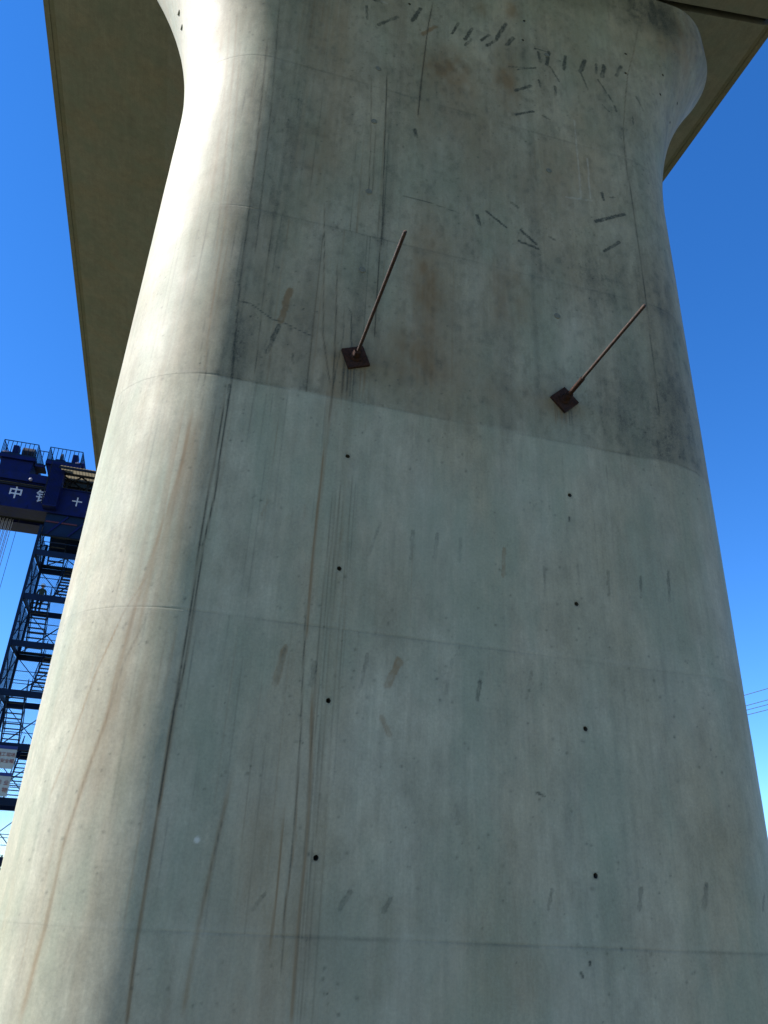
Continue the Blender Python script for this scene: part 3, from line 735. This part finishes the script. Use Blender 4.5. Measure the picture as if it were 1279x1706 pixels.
# ---------------------------------------------------------------- tie rods with square plates
def tie_rod(q, z, length, spin, label, r=0.0138):
    root = empty('tie_rod', (q, YF, z), label, 'tie rod', 'rusty tie rods left in the pier')
    s = 0.100
    mb = MB()
    c, sn = math.cos(spin), math.sin(spin)
    n_ = 5
    y_in, y_out = YF + 0.004, YF - 0.028
    pts = [(-s, -s), (s, -s), (s, s), (-s, s)]
    vs = [(q + a * c - b_ * sn, y, z + a * sn + b_ * c) for y in (y_in, y_out) for a, b_ in pts]
    mb.add(vs, [(0, 3, 2, 1), (4, 5, 6, 7), (0, 1, 5, 4), (1, 2, 6, 5), (2, 3, 7, 6), (3, 0, 4, 7)])
    mb.build('washer_plate', M['rust'], root, bevel=0.003)
    mb = MB()
    # hexagonal nut with a domed seat
    mb.lathe((q, YF - 0.027, z), (0, -1, 0), [(0.054, 0.0), (0.054, 0.014), (0.040, 0.026)], 20)
    mb.tube((q, YF - 0.036, z), (q, YF - 0.115, z), 0.038, 6)
    mb.build('nut', M['rust'], root)
    # threaded bar: coarse rolled thread
    mb = MB()
    prof = []
    y = 0.0
    k = 0
    pitch = 0.012
    while y < length:
        prof.append((r * (1.10 if k % 2 else 0.93), y)); y += pitch; k += 1
    prof += [(r, length), (0.0, length)]
    mb.lathe((q, YF + 0.01, z), (0.0, -1.0, 0.0), prof, 10)
    mb.build('threaded_bar', M['rod'], root)
    return root


ROD_L = tie_rod(1.027, 5.812, 1.50, R(22), 'rusty tie rod nearer the sunlit end of the pier')
ROD_R = tie_rod(3.000, 5.820, 1.35, R(43), 'rusty tie rod at the right with its square plate turned on edge')
mb = MB(); mb.tube((3.000, YF - 0.115, 5.820), (3.000, YF - 0.36, 5.820), 0.022, 12)
mb.build('sleeve', M['rust'], ROD_R)

# ---------------------------------------------------------------- gantry crane with its hoist trolleys
GY0, GY1 = 46.0, 49.6
crane = empty('gantry_crane', (-22, 47.8, 0), 'dark blue gantry crane with white characters on its girder, behind the pier', 'crane')
for y0, y1 in ((46.0, 47.35), (48.25, 49.6)):
    mb = MB(); mb.box((-44, y0, 21.9), (-1.5, y1, 23.55))
    gb = mb.build('main_girder', M['crane'], crane)
    if y0 < 47:
        front = gb
mb = MB()
for k in range(34):
    mb.box((-43.6 + k * 1.25, 46.0 - 0.03, 23.46), (-43.5 + k * 1.25, 46.0, 23.55))
mb.box((-44, 45.90, 21.86), (-1.5, 47.42, 21.897))
mb.box((-44, 48.18, 21.86), (-1.5, 49.68, 21.897))
mb.box((-44, 45.92, 23.552), (-1.5, 47.42, 23.60))
mb.box((-44, 48.18, 23.552), (-1.5, 49.68, 23.60))
mb.build('girder_flange', M['crane'], crane)
mb = MB(); mb.box((-44, 47.36, 22.05), (-1.5, 48.24, 22.12))
mb.build('centre_walkway', M['dark_steel'], crane)
for k in range(14):
    mb = MB(); mb.box((-43 + k * 3.1, 47.352, 22.2), (-42.8 + k * 3.1, 48.248, 23.4)); mb.build('diaphragm', M['crane'], crane)
# lower legs: pairs of inclined box columns at either end with a saddle under the girder
for xl in (-41.0, -4.4):
    mb = MB()
    mb.box((xl - 1.0, 45.95, 20.55), (xl + 1.0, 49.65, 21.855))
    mb.build('saddle_beam', M['crane'], crane)
    for ya, yb in ((46.7, 43.4), (48.9, 52.2)):
        mb = MB(); mb.bar((xl, ya, 20.6), (xl, yb, 1.2), 1.1, 0.9); mb.build('leg', M['crane'], crane)
    mb = MB(); mb.box((xl - 0.6, 42.2, 0.45), (xl + 0.6, 53.4, 1.25)); gb_ = mb.build('ground_beam', M['crane'], crane)
    for yy in (42.8, 44.2, 51.4, 52.8):
        mb = MB(); mb.tube((xl - 0.16, yy, 0.36), (xl + 0.16, yy, 0.36), 0.36, 18); mb.build('wheel', M['dark_steel'], gb_)
# stiff brackets and pipes hanging below the girder beside the stair head
mb = MB(); mb.box((-9.25, 46.10, 20.45), (-5.5, 46.30, 21.85)); mb.build('hanger_plate', M['tower'], crane)
mb = MB(); mb.box((-9.25, 49.3, 20.45), (-5.5, 49.5, 21.85)); mb.build('hanger_plate', M['tower'], crane)
mb = MB(); mb.box((-9.2, 46.04, 21.30), (-7.4, 46.095, 21.38)); mb.build('warning_stripe', M['stripe'], crane)
for k in range(3):
    mb = MB(); mb.bar((-9.0 + k * 1.2, 46.06, 20.5), (-8.0 + k * 1.2, 46.06, 21.8), 0.10); mb.build('brace', M['crane'], crane)
# cabinet in front of the girder that covers part of the second character
mb = MB(); mb.box((-9.50, 45.35, 22.05), (-8.72, 45.985, 25.0))
for k in range(10):
    mb.box((-9.47 + k * 0.077, 45.315, 22.15), (-9.44 + k * 0.077, 45.349, 24.9))
mb.build('cabinet', M['crane'], crane)
mb = MB()
for k in range(9): mb.bar((-9.55, 45.33, 22.3 + k * 0.3), (-9.55, 45.9, 22.3 + k * 0.3), 0.03)
mb.bar((-9.55, 45.33, 22.1), (-9.55, 45.33, 25.0), 0.05)
mb.build('ladder', M['dark_steel'], crane)
# tan roof sheet over the walkway, carried on joists and a truss
mb = MB()
n_ = 46
vs = []
for i in range(n_ + 1):
    x = -8.92 + i * 0.09
    zz = 24.52 + (0.025 if i % 2 else 0.0)
    vs += [(x, 44.75, zz), (x, 48.3, zz)]
mb.add(vs, [(2 * i, 2 * i + 1, 2 * i + 3, 2 * i + 2) for i in range(n_)])
sheet = mb.build('roof_sheet', M['sheet'], crane)
for k, y in enumerate((44.8, 45.6, 46.5, 47.4, 48.2)):
    mb = MB(); mb.bar((-9.0, y, 24.43), (-4.8, y, 24.43), 0.09, 0.13); mb.build('joist', M['dark_steel'], sheet)
for k in range(4):
    mb = MB(); mb.bar((-8.9 + k * 1.15, 45.6, 24.38), (-7.75 + k * 1.15, 47.4, 24.38), 0.07); mb.build('roof_brace', M['dark_steel'], sheet)
    mb = MB(); mb.bar((-7.75 + k * 1.15, 45.6, 24.36), (-8.9 + k * 1.15, 47.4, 24.36), 0.07); mb.build('roof_brace', M['dark_steel'], sheet)
for k in range(4):
    mb = MB(); mb.bar((-8.6 + k * 1.2, 46.4, 23.6), (-8.6 + k * 1.2, 46.4, 24.4), 0.10); mb.build('roof_post', M['dark_steel'], sheet)
# walkway fascia above the front girder on the open side
mb = MB(); mb.box((-44, 45.75, 23.62), (-9.6, 46.1, 24.15))
mb.build('walkway_fascia', M['crane'], crane)
mb = MB(); mb.lathe((-10.55, 45.68, 23.72), (0, -1, 0), [(0.0, -0.05), (0.10, -0.05), (0.11, 0.02), (0.09, 0.05), (0.0, 0.05)], 14)
mb.build('floodlight', M['lamp'], crane)
mb = MB(); mb.lathe((-12.35, 45.995, 22.75), (0, -1, 0), [(0.0, 0.03), (0.20, 0.03), (0.20, -0.02)], 14)
mb.build('vent_plate', M['dark_steel'], crane)


for k in range(28):
    mb = MB(); mb.box((-43.0 + k * 1.55, 45.955, 21.95), (-42.94 + k * 1.55, 45.998, 22.16)); mb.build('stiffener', M['crane'], crane)
mb = MB(); mb.box((-44, 45.86, 23.30), (-9.6, 45.996, 23.40)); mb.build('cable_tray', M['dark_steel'], crane)
for k in range(5):
    mb = MB(); mb.tube((-44, 45.80 + 0.02 * k, 23.425 + 0.014 * (k % 2)), (-9.6, 45.80 + 0.02 * k, 23.425 + 0.014 * (k % 2)), 0.014, 5); mb.build('cable', M['wire'], crane)


def lettering(text, size, x, y, z, mat, parent, name='lettering', align='CENTER', bold=0.0):
    cu = bpy.data.curves.new(name, 'FONT')
    cu.body = text
    cu.size = size
    cu.align_x = align
    cu.align_y = 'CENTER'
    cu.extrude = 0.006
    cu.offset = bold
    tmp = bpy.data.objects.new('tmp_text', cu)
    col.objects.link(tmp)
    bpy.context.view_layer.update()
    dg = bpy.context.evaluated_depsgraph_get()
    me = bpy.data.meshes.new_from_object(tmp.evaluated_get(dg))
    bpy.data.objects.remove(tmp)
    me.transform(Matrix.Translation((x, y, z)) @ Matrix.Rotation(R(90), 4, 'X'))
    me.materials.clear(); me.materials.append(mat)
    me.name = name
    return link(name, me, None, parent)


for ch_, x, sz in (('中', -11.24, 0.82), ('铁', -9.66, 0.88), ('十', -7.72, 0.62)):
    lettering(ch_, sz, x, 45.985, 22.80, M['white'], front, 'character', bold=0.012)


def railing(parent, pts, h, mat, step=0.42, closed=False, r=0.02):
    mb = MB()
    pts = [Vector(p) for p in pts]
    up = Vector((0, 0, h))
    for a, b_ in zip(pts[:-1], pts[1:]):
        mb.bar(a + up, b_ + up, 2 * r, 2 * r)
        mb.bar(a + Vector((0, 0, 0.06)), b_ + Vector((0, 0, 0.06)), 1.5 * r, 0.12)
        L = (b_ - a).length
        k = max(1, int(round(L / step)))
        for i in range(k + 1):
            p = a + (b_ - a) * (i / k)
            mb.bar(p, p + up, 1.7 * r)
    return mb.build('railing', mat, parent)


def trolley(x0, x1, zd, zf, label, mirror):
    root = empty('hoist_trolley', ((x0 + x1) / 2, 47.3, 23.6), label, 'hoist trolley', 'hoist trolleys on the gantry crane')
    y0, y1 = 46.35, 49.0
    mb = MB(); mb.box((x0, y0, zd - 0.22), (x1, y1, zd))
    mb.build('deck', M['crane'], root)
    mb = MB()
    mb.prism([(x0 + 0.10, zd - 0.22), (x1 - 0.10, zd - 0.22), (x1 - 0.25, zf), (x0 + 0.25, zf)], y0 + 0.2, y1 - 0.2)
    mb.build('trolley_frame', M['crane'], root)
    railing(root, [(x0 + 0.05, y1 - 0.05, zd), (x0 + 0.05, y0 + 0.05, zd), (x1 - 0.05, y0 + 0.05, zd), (x1 - 0.05, y1 - 0.05, zd), (x0 + 0.05, y1 - 0.05, zd)], 0.98, M['tower'], 0.26, r=0.020)
    s = -1 if mirror else 1
    xm = (x0 + x1) / 2
    mb = MB(); mb.box((xm - s * 0.45 - 0.17, 47.2, zd), (xm - s * 0.45 + 0.17, 47.8, zd + 1.15)); mb.build('control_cabinet', M['crane'], root, bevel=0.02)
    mb = MB(); mb.tube((xm - 0.15 + s * 0.15, 47.4, zd + 0.70), (xm + 0.15 + s * 0.55, 47.4, zd + 0.70), 0.42, 20); mb.build('winch_drum', M['dark_steel'], root)
    mb = MB(); mb.box((xm - 0.3 + s * 0.35, 47.05, zd), (xm + 0.3 + s * 0.35, 47.75, zd + 0.55)); mb.build('winch_base', M['crane'], root)
    mb = MB(); mb.lathe((xm - s * 0.85, 47.2, zd + 0.42), (1, 0, 0), [(0.0, -0.3), (0.16, -0.28), (0.2, -0.2), (0.2, 0.18), (0.14, 0.28), (0.0, 0.3)], 14); mb.build('motor', M['crane'], root)
    return root


t1 = trolley(-12.85, -10.75, 25.55, 23.62, 'blue railed hoist trolley above the first white character on the crane', False)
t2 = trolley(-10.15, -8.10, 25.55, 24.72, 'blue railed hoist trolley above the tan roof sheet on the crane', True)
railing(t1, [(-10.74, 46.6, 25.2), (-10.16, 46.6, 25.2)], 1.05, M['tower'], 0.3)
mb = MB(); mb.box((-10.74, 46.5, 25.08), (-10.16, 47.4, 25.2)); mb.build('gangplank', M['crane'], t1)

# hoist ropes and the block they carry, below the girder
hb = empty('hook_block', (-11.6, 47.8, 6.0), 'steel hook block hung on wire ropes from the crane', 'hook block')
for k, x in enumerate((-12.3, -12.2, -12.1, -12.0, -11.9, -11.8, -11.7, -11.6, -11.5, -11.4)):
    mb = MB(); mb.tube((x, 47.8 + 0.1 * (k % 2), 6.4), (x, 47.8 + 0.1 * (k % 2), 21.9), 0.020, 6); mb.build('wire_rope', M['rope'], hb)
mb = MB(); mb.tube((-11.02, 47.7, 6.4), (-11.02, 47.7, 21.9), 0.014, 6); mb.build('control_cable', M['wire'], hb)
mb = MB(); mb.box((-12.4, 47.5, 5.6), (-10.9, 48.2, 6.4)); mb.build('sheave_case', M['crane'], hb, bevel=0.08)
mb = MB(); mb.tube((-11.7, 47.8, 5.65), (-11.7, 47.8, 5.1), 0.10, 12); mb.tube((-11.7, 47.8, 5.1), (-11.45, 47.8, 4.75), 0.10, 12); mb.tube((-11.45, 47.8, 4.75), (-11.75, 47.8, 4.5), 0.10, 12); mb.tube((-11.75, 47.8, 4.5), (-12.0, 47.8, 4.75), 0.09, 12, 0.05); mb.build('hook', M['dark_steel'], hb)

# ---------------------------------------------------------------- stair tower
TX0, TX1, TY0, TY1 = -9.35, -6.75, 46.0, 49.1
LEV = [0.25 + 2.742 * k for k in range(8)]     # 0.25 ... 19.44 m
LEV = [z + 0.0 for z in LEV]
tw = empty('stair_tower', ((TX0 + TX1) / 2, 47.5, 0), 'dark blue steel stair tower with meshed sides below the gantry crane', 'stair tower')
ZT = 21.0
for x in (TX0, TX1):
    for y in (TY0, TY1):
        mb = MB(); mb.box((x - 0.075, y - 0.075, 0.0), (x + 0.075, y + 0.075, ZT)); mb.build('post', M['tower'], tw)
mb = MB()
for y in (TY0 + 1.55,):
    mb.box((TX0 - 0.03, y - 0.03, 0), (TX0 + 0.03, y + 0.03, ZT))
mb.build('side_stud', M['tower'], tw)
for k, z in enumerate(LEV + [LEV[-1] + 2.742]):
    if z > 22.0 - 0.9: continue
    mb = MB()
    mb.box((TX0 + 0.076, TY0 - 0.045, z - 0.34), (TX1 - 0.076, TY0 + 0.045, z - 0.002))
    mb.box((TX0 + 0.076, TY1 - 0.045, z - 0.34), (TX1 - 0.076, TY1 + 0.045, z - 0.002))
    mb.box((TX0 - 0.045, TY0 + 0.076, z - 0.26), (TX0 + 0.045, TY1 - 0.076, z - 0.002))
    mb.box((TX1 - 0.045, TY0 + 0.076, z - 0.20), (TX1 + 0.045, TY1 - 0.076, z - 0.002))
    mb.build('floor_beam', M['tower'], tw)
    # landing plate: at the front where a left flight arrives, at the back otherwise
    mb = MB()
    if k % 2 == 0:
        mb.box((TX0 + 0.06, TY0 + 0.05, z), (TX1 - 0.06, TY0 + 0.62, z + 0.04))
    else:
        mb.box((TX0 + 0.06, TY1 - 0.62, z), (TX1 - 0.06, TY1 - 0.05, z + 0.04))
    mb.build('landing', M['tower'], tw)
    # mid rail and diagonals of the frame
    if z + 2.742 < 22.5:
        top = min(z + 2.742 - 0.25, ZT)
        mb = MB()
        mb.bar((TX0 + 0.06, TY1, z + 0.1), (TX1 - 0.06, TY1, top), 0.05)
        mb.bar((TX1 - 0.06, TY1 + 0.055, z + 0.1), (TX0 + 0.06, TY1 + 0.055, top), 0.05)
        mb.bar((TX0, TY0 + 0.06, z + 0.1), (TX0, TY1 - 0.06, top), 0.05)
        mb.bar((TX0 - 0.055, TY1 - 0.06, z + 0.1), (TX0 - 0.055, TY0 + 0.06, top), 0.05)
        mb.bar((TX1, TY0 + 0.06, z + 0.1), (TX1, TY1 - 0.06, top), 0.05)
        mb.build('cross_brace', M['tower'], tw)
        for yy, hh in ((TY0, 1.05), (TY0, 0.55), (TY1, 1.05)):
            mb = MB(); mb.bar((TX0 + 0.06, yy, z + hh), (TX1 - 0.06, yy, z + hh), 0.035)
            mb.build('guard_rail', M['tower'], tw)
        # wire mesh infill on the back and on the left side
        mb = MB()
        p = 0.085; w = 0.010
        h0, h1 = z + 0.06, top
        for s in (1, -1):
            t = -(h1 - h0)
            while t < (TX1 - TX0):
                a0, b0 = t, t + (h1 - h0)
                xa, xb = max(a0, 0.06), min(b0, TX1 - TX0 - 0.06)
                if xb - xa > 0.05:
                    za, zb = h0 + (xa - t), h0 + (xb - t)
                    X = (lambda u: TX0 + u) if s > 0 else (lambda u: TX1 - u)
                    mb.bar((X(xa), TY1 + 0.085 + 0.006 * s, za), (X(xb), TY1 + 0.085 + 0.006 * s, zb), w)
                t += p * 1.41
            t = -(h1 - h0)
            while t < (TY1 - TY0):
                a0, b0 = t, t + (h1 - h0)
                xa, xb = max(a0, 0.06), min(b0, TY1 - TY0 - 0.06)
                if xb - xa > 0.05:
                    za, zb = h0 + (xa - t), h0 + (xb - t)
                    Yf = (lambda u: TY0 + u) if s > 0 else (lambda u: TY1 - u)
                    mb.bar((TX0 - 0.085 + 0.006 * s, Yf(xa), za), (TX0 - 0.085 + 0.006 * s, Yf(xb), zb), w)
                t += p * 1.41
        me = mb.mesh('wire_mesh', M['tower'], fix=False)
        o = link('wire_mesh', me, None, tw); o['kind'] = 'stuff'
    # the flight that climbs from this level to the next
    z1 = z + 2.742
    if z1 > 22.3: continue
    if k % 2 == 1:      # left flight: from the back up towards the camera
        xa, xb, ya, yb = -8.93, -8.02, TY1 - 0.62, TY0 + 0.62
    else:               # right flight: from the front up and away
        xa, xb, ya, yb = -7.82, -6.98, TY0 + 0.62, TY1 - 0.62
    fl = MB()
    for x in (xa, xb):
        fl.bar((x, ya, z + 0.02), (x, yb, z1 - 0.10), 0.045, 0.20)
    fo = fl.build('stair_flight', M['tower'], tw)
    nst = 11
    for i in range(1, nst):
        t = i / nst
        y = ya + (yb - ya) * t; zz = z + 2.742 * t
        mb = MB(); mb.box((xa + 0.026, y - 0.11, zz - 0.02), (xb - 0.026, y + 0.11, zz + 0.015)); mb.build('tread', M['tower'], fo)
    hr = MB()
    for x in (xa, xb):
        a = Vector((x, ya, z + 0.95)); b_ = Vector((x, yb, z1 + 0.80))
        hr.bar(a, b_, 0.04)
        for i in range(5):
            p = a + (b_ - a) * (i / 4); hr.bar(p - Vector((0, 0, 0.9)), p, 0.03)
    hr.build('handrail', M['tower'], fo)

# two safety boards on the front of the tower
def board(x0, x1, z0, z1, label, lines, size, zl, head):
    root = empty('safety_board', ((x0 + x1) / 2, 45.88, z0), label, 'sign', 'safety boards on the stair tower')
    mb = MB(); mb.box((x0, 45.86, z0), (x1, 45.90, z1)); mb.build('panel', M['board'], root, bevel=0.006)
    if head:
        mb = MB(); mb.box((x0, 45.848, z1 - head), (x1, 45.858, z1)); mb.build('header_strip', M['sign_blue'], root)
    for t, z in zip(lines, zl):
        lettering(t, size, (x0 + x1) / 2, 45.852, z, M['sign_red'], root, 'lettering', bold=0.0)
    mb = MB()
    for x in (x0 + 0.2, x1 - 0.2):
        mb.box((x - 0.02, 45.901, z0 + 0.1), (x + 0.02, 45.953, z1 - 0.1))
    mb.build('bracket', M['dark_steel'], root)


board(-9.00, -7.60, 7.15, 8.29, 'upper white safety board with blue strip and two rows of red characters', ('进入施工现场', '必须戴安全帽'), 0.225, (7.84, 7.52), 0.17)
board(-8.95, -7.56, 5.80, 6.95, 'lower white safety board with larger spaced red characters', ('高 空 作 业', '当 心 坠 物'), 0.27, (6.45, 6.09), 0.17)

# ---------------------------------------------------------------- worker on the stair
def make_person(x, y, zf):
    root = empty('person', (x, y, zf), 'person in dark green work clothes and white hard hat on the stair tower', 'person')
    me = bpy.data.meshes.new('body')
    V = [(0, 0, 0.92), (0, 0, 1.12), (0, 0.005, 1.32), (0, 0.0, 1.44), (0, -0.02, 1.53), (0, -0.03, 1.62), (0, -0.03, 1.70)]
    E_ = [(0, 1), (1, 2), (2, 3), (3, 4), (4, 5), (5, 6)]
    rad = [(0.17, 0.12), (0.15, 0.11), (0.17, 0.12), (0.11, 0.08), (0.055, 0.055), (0.085, 0.10), (0.07, 0.085)]
    for s in (-1, 1):
        b_ = len(V)
        V += [(s * 0.19, 0.0, 1.40), (s * 0.25, 0.03, 1.14), (s * 0.22, -0.17, 1.02), (s * 0.20, -0.25, 1.03)]
        rad += [(0.075, 0.07), (0.055, 0.055), (0.042, 0.042), (0.045, 0.03)]
        E_ += [(3, b_), (b_, b_ + 1), (b_ + 1, b_ + 2), (b_ + 2, b_ + 3)]
        h = len(V)
        for i, (fx, fl) in enumerate(((-0.03, 0.07), (-0.01, 0.085), (0.01, 0.08), (0.03, 0.06))):
            V += [(s * 0.20 + fx, -0.25 - fl * 0.6, 1.025), (s * 0.20 + fx, -0.25 - fl, 0.995)]
            rad += [(0.009, 0.009), (0.008, 0.008)]
            E_ += [(b_ + 3, h + 2 * i), (h + 2 * i, h + 2 * i + 1)]
        V += [(s * 0.16, -0.27, 1.045), (s * 0.15, -0.30, 1.035)]
        rad += [(0.010, 0.010), (0.009, 0.009)]
        E_ += [(b_ + 3, h + 8), (h + 8, h + 9)]
        l = len(V)
        V += [(s * 0.10, 0.0, 0.86), (s * 0.11, -0.03 - 0.03 * s, 0.49), (s * 0.11, 0.03 - 0.05 * s, 0.09), (s * 0.12, -0.11 - 0.05 * s, 0.045)]
        rad += [(0.095, 0.095), (0.065, 0.07), (0.05, 0.055), (0.045, 0.04)]
        E_ += [(0, l), (l, l + 1), (l + 1, l + 2), (l + 2, l + 3)]
    me.from_pydata(V, E_, [])
    tmp = bpy.data.objects.new('tmp_body', me)
    col.objects.link(tmp)
    sk = tmp.modifiers.new('skin', 'SKIN')
    me.skin_vertices[0].data[0].use_root = True
    for i, r_ in enumerate(rad):
        me.skin_vertices[0].data[i].radius = r_
    ss = tmp.modifiers.new('sub', 'SUBSURF'); ss.levels = 2
    bpy.context.view_layer.update()
    dg = bpy.context.evaluated_depsgraph_get()
    bm_ = bpy.data.meshes.new_from_object(tmp.evaluated_get(dg))
    bpy.data.objects.remove(tmp)
    bm_.name = 'body'
    bm_.materials.clear()
    for k in ('cloth', 'trouser', 'skin', 'boot'): bm_.materials.append(M[k])
    for p in bm_.polygons:
        c = p.center
        p.use_smooth = True
        p.material_index = 2 if (c.z > 1.50 or c.y < -0.19 and c.z > 0.9) else (0 if c.z > 0.93 else (1 if c.z > 0.12 else 3))
    bm_.transform(Matrix.Translation((x, y, zf)))
    link('body', bm_, None, root)
    def part(name, mat, prof, at, n=16):
        mb = MB(); mb.lathe((x + at[0], y + at[1], zf + at[2]), (0, 0, 1), prof, n); return mb.build(name, M[mat], root)
    part('hard_hat', 'hat', [(0.150, 0.0), (0.152, 0.012), (0.128, 0.022), (0.122, 0.07), (0.100, 0.115), (0.06, 0.14), (0.0, 0.148)], (0, -0.035, 1.665), 20)
    part('hair', 'hair', [(0.085, -0.07), (0.10, -0.02), (0.105, 0.02)], (0, -0.015, 1.655))
    for s in (-1, 1):
        mb = MB(); mb.lathe((x + s * 0.034, y - 0.122, zf + 1.635), (0, -1, 0), [(0.013, 0.0), (0.010, 0.008), (0.0, 0.011)], 8); mb.build('eye', M['hair'], root)
        mb = MB(); mb.lathe((x + s * 0.090, y - 0.02, zf + 1.615), (s, 0, 0), [(0.012, 0.0), (0.026, 0.012), (0.0, 0.02)], 8); mb.build('ear', M['skin'], root)
    mb = MB(); mb.lathe((x, y - 0.118, zf + 1.60), (0, -1, 0.2), [(0.016, 0.0), (0.012, 0.02), (0.0, 0.028)], 8); mb.build('nose', M['skin'], root)
    mb = MB(); mb.box((x - 0.026, y - 0.132, zf + 1.556), (x + 0.026, y - 0.118, zf + 1.566)); mb.build('mouth', M['sign_red'], root)
    return root


t_ = 0.72
make_person(-8.60, (TY1 - 0.62) + ((TY0 + 0.62) - (TY1 - 0.62)) * 8 / 11, LEV[5] + 2.742 * 8 / 11 + 0.015)

# ---------------------------------------------------------------- raking pipes at the foot of the tower
for k, (a, b_) in enumerate((((-10.9, 44.6, 6.3), (-7.2, 45.3, 2.6)), ((-10.9, 44.3, 5.7), (-7.2, 45.0, 2.0)))):
    mb = MB(); mb.tube(a, b_, 0.045, 10)
    for q_ in (a, b_): mb.tube((q_[0], q_[1], 0.0), q_, 0.04, 8)
    o = mb.build('pipe_rail', M['galv'])
    tag(o, ('upper' if k == 0 else 'lower') + ' of two slanting grey pipe rails at the foot of the stair tower', 'pipe rail', 'slanting pipe rails by the stair tower')

# ---------------------------------------------------------------- overhead wires
def catenary(name, a, b_, sag, r, label):
    a, b_ = Vector(a), Vector(b_)
    mb = MB()
    N = 40
    pts = [a.lerp(b_, i / N) - Vector((0, 0, sag * 4 * (i / N) * (1 - i / N))) for i in range(N + 1)]
    for p, q_ in zip(pts[:-1], pts[1:]): mb.tube(p, q_, r, 5, caps=False)
    o = mb.build(name, M['wire'])
    return tag(o, label, 'wire', 'overhead wires in the sky at the right')


names = ('top of the four overhead wires in the sky right of the pier', 'second from top of the four overhead wires right of the pier',
         'third from top of the four overhead wires right of the pier', 'lowest of the four overhead wires right of the pier')
WIRES = [((53.6, 12.0, 21.08), (53.6, 118.0, 24.26)), ((53.6, 12.0, 20.06), (53.6, 118.0, 23.24)), ((53.6, 12.0, 19.64), (53.6, 118.0, 22.82)), ((53.6, 12.0, 19.18), (53.6, 118.0, 22.36))]
for (a, b_), nm in zip(WIRES, names):
    catenary('overhead_wire', a, b_, 1.0, 0.032, nm)
for y, lab in ((12.0, 'steel utility pole at the near end of the four overhead wires'), (118.0, 'steel utility pole at the far end of the four overhead wires')):
    root = empty('utility_pole', (53.6, y, 0), lab, 'utility pole', 'utility poles at the right')
    mb = MB(); mb.tube((53.6, y, 0), (53.6, y, 26.5), 0.28, 16, 0.14); mb.build('pole', M['galv'], root)
    for z in (21.9, 25.2):
        mb = MB(); mb.box((51.9, y - 0.06, z - 0.06), (55.3, y + 0.06, z + 0.06)); mb.build('cross_arm', M['galv'], root)

# ---------------------------------------------------------------- trees beyond the site
def make_tree(x, y, h, seed, label):
    rnd = random.Random(seed)
    root = empty('tree', (x, y, 0), label, 'tree', 'low trees beyond the stair tower')
    mb = MB()
    mb.tube((x, y, -0.1), (x + 0.1, y, h * 0.45), 0.16, 10, 0.10)
    for k in range(7):
        a = rnd.uniform(0, 6.28); r_ = rnd.uniform(0.25, 0.42) * h
        mb.tube((x + 0.08, y, h * rnd.uniform(0.28, 0.45)), (x + r_ * math.cos(a) * 0.7, y + r_ * math.sin(a) * 0.7, h * rnd.uniform(0.6, 0.85)), 0.07, 6, 0.02)
    mb.build('trunk', M['bark'], root)
    cl = MB()
    for k in range(46):
        a = rnd.uniform(0, 6.28); rr = math.sqrt(rnd.random()) * 0.40 * h; zc = h * rnd.uniform(0.42, 0.98)
        rr *= 1.0 - 0.6 * max(0, (zc / h - 0.65) / 0.35)
        c = Vector((x + rr * math.cos(a), y + rr * math.sin(a), zc))
        for j in range(46):
            d = Vector((rnd.gauss(0, 1), rnd.gauss(0, 1), rnd.gauss(0, 0.8))) * 0.16 * h * 0.45
            p = c + d
            u = Vector((rnd.gauss(0, 1), rnd.gauss(0, 1), rnd.gauss(0, 1))).normalized() * 0.09
            w = u.orthogonal().normalized() * 0.05
            cl.add([p - u, p + w, p + u, p - w], [(0, 1, 2, 3)])
    me = cl.mesh('crown', M['leaf'], fix=False)
    link('crown', me, None, root)


make_tree(-13.1, 78.0, 4.1, 1, 'low dark green tree at the left picture edge beyond the stair tower')
make_tree(-17.5, 80.0, 5.4, 2, 'taller bushy tree left of the stair tower, outside the picture edge')
make_tree(-8.6, 84.0, 4.2, 3, 'small green tree behind the foot of the stair tower')
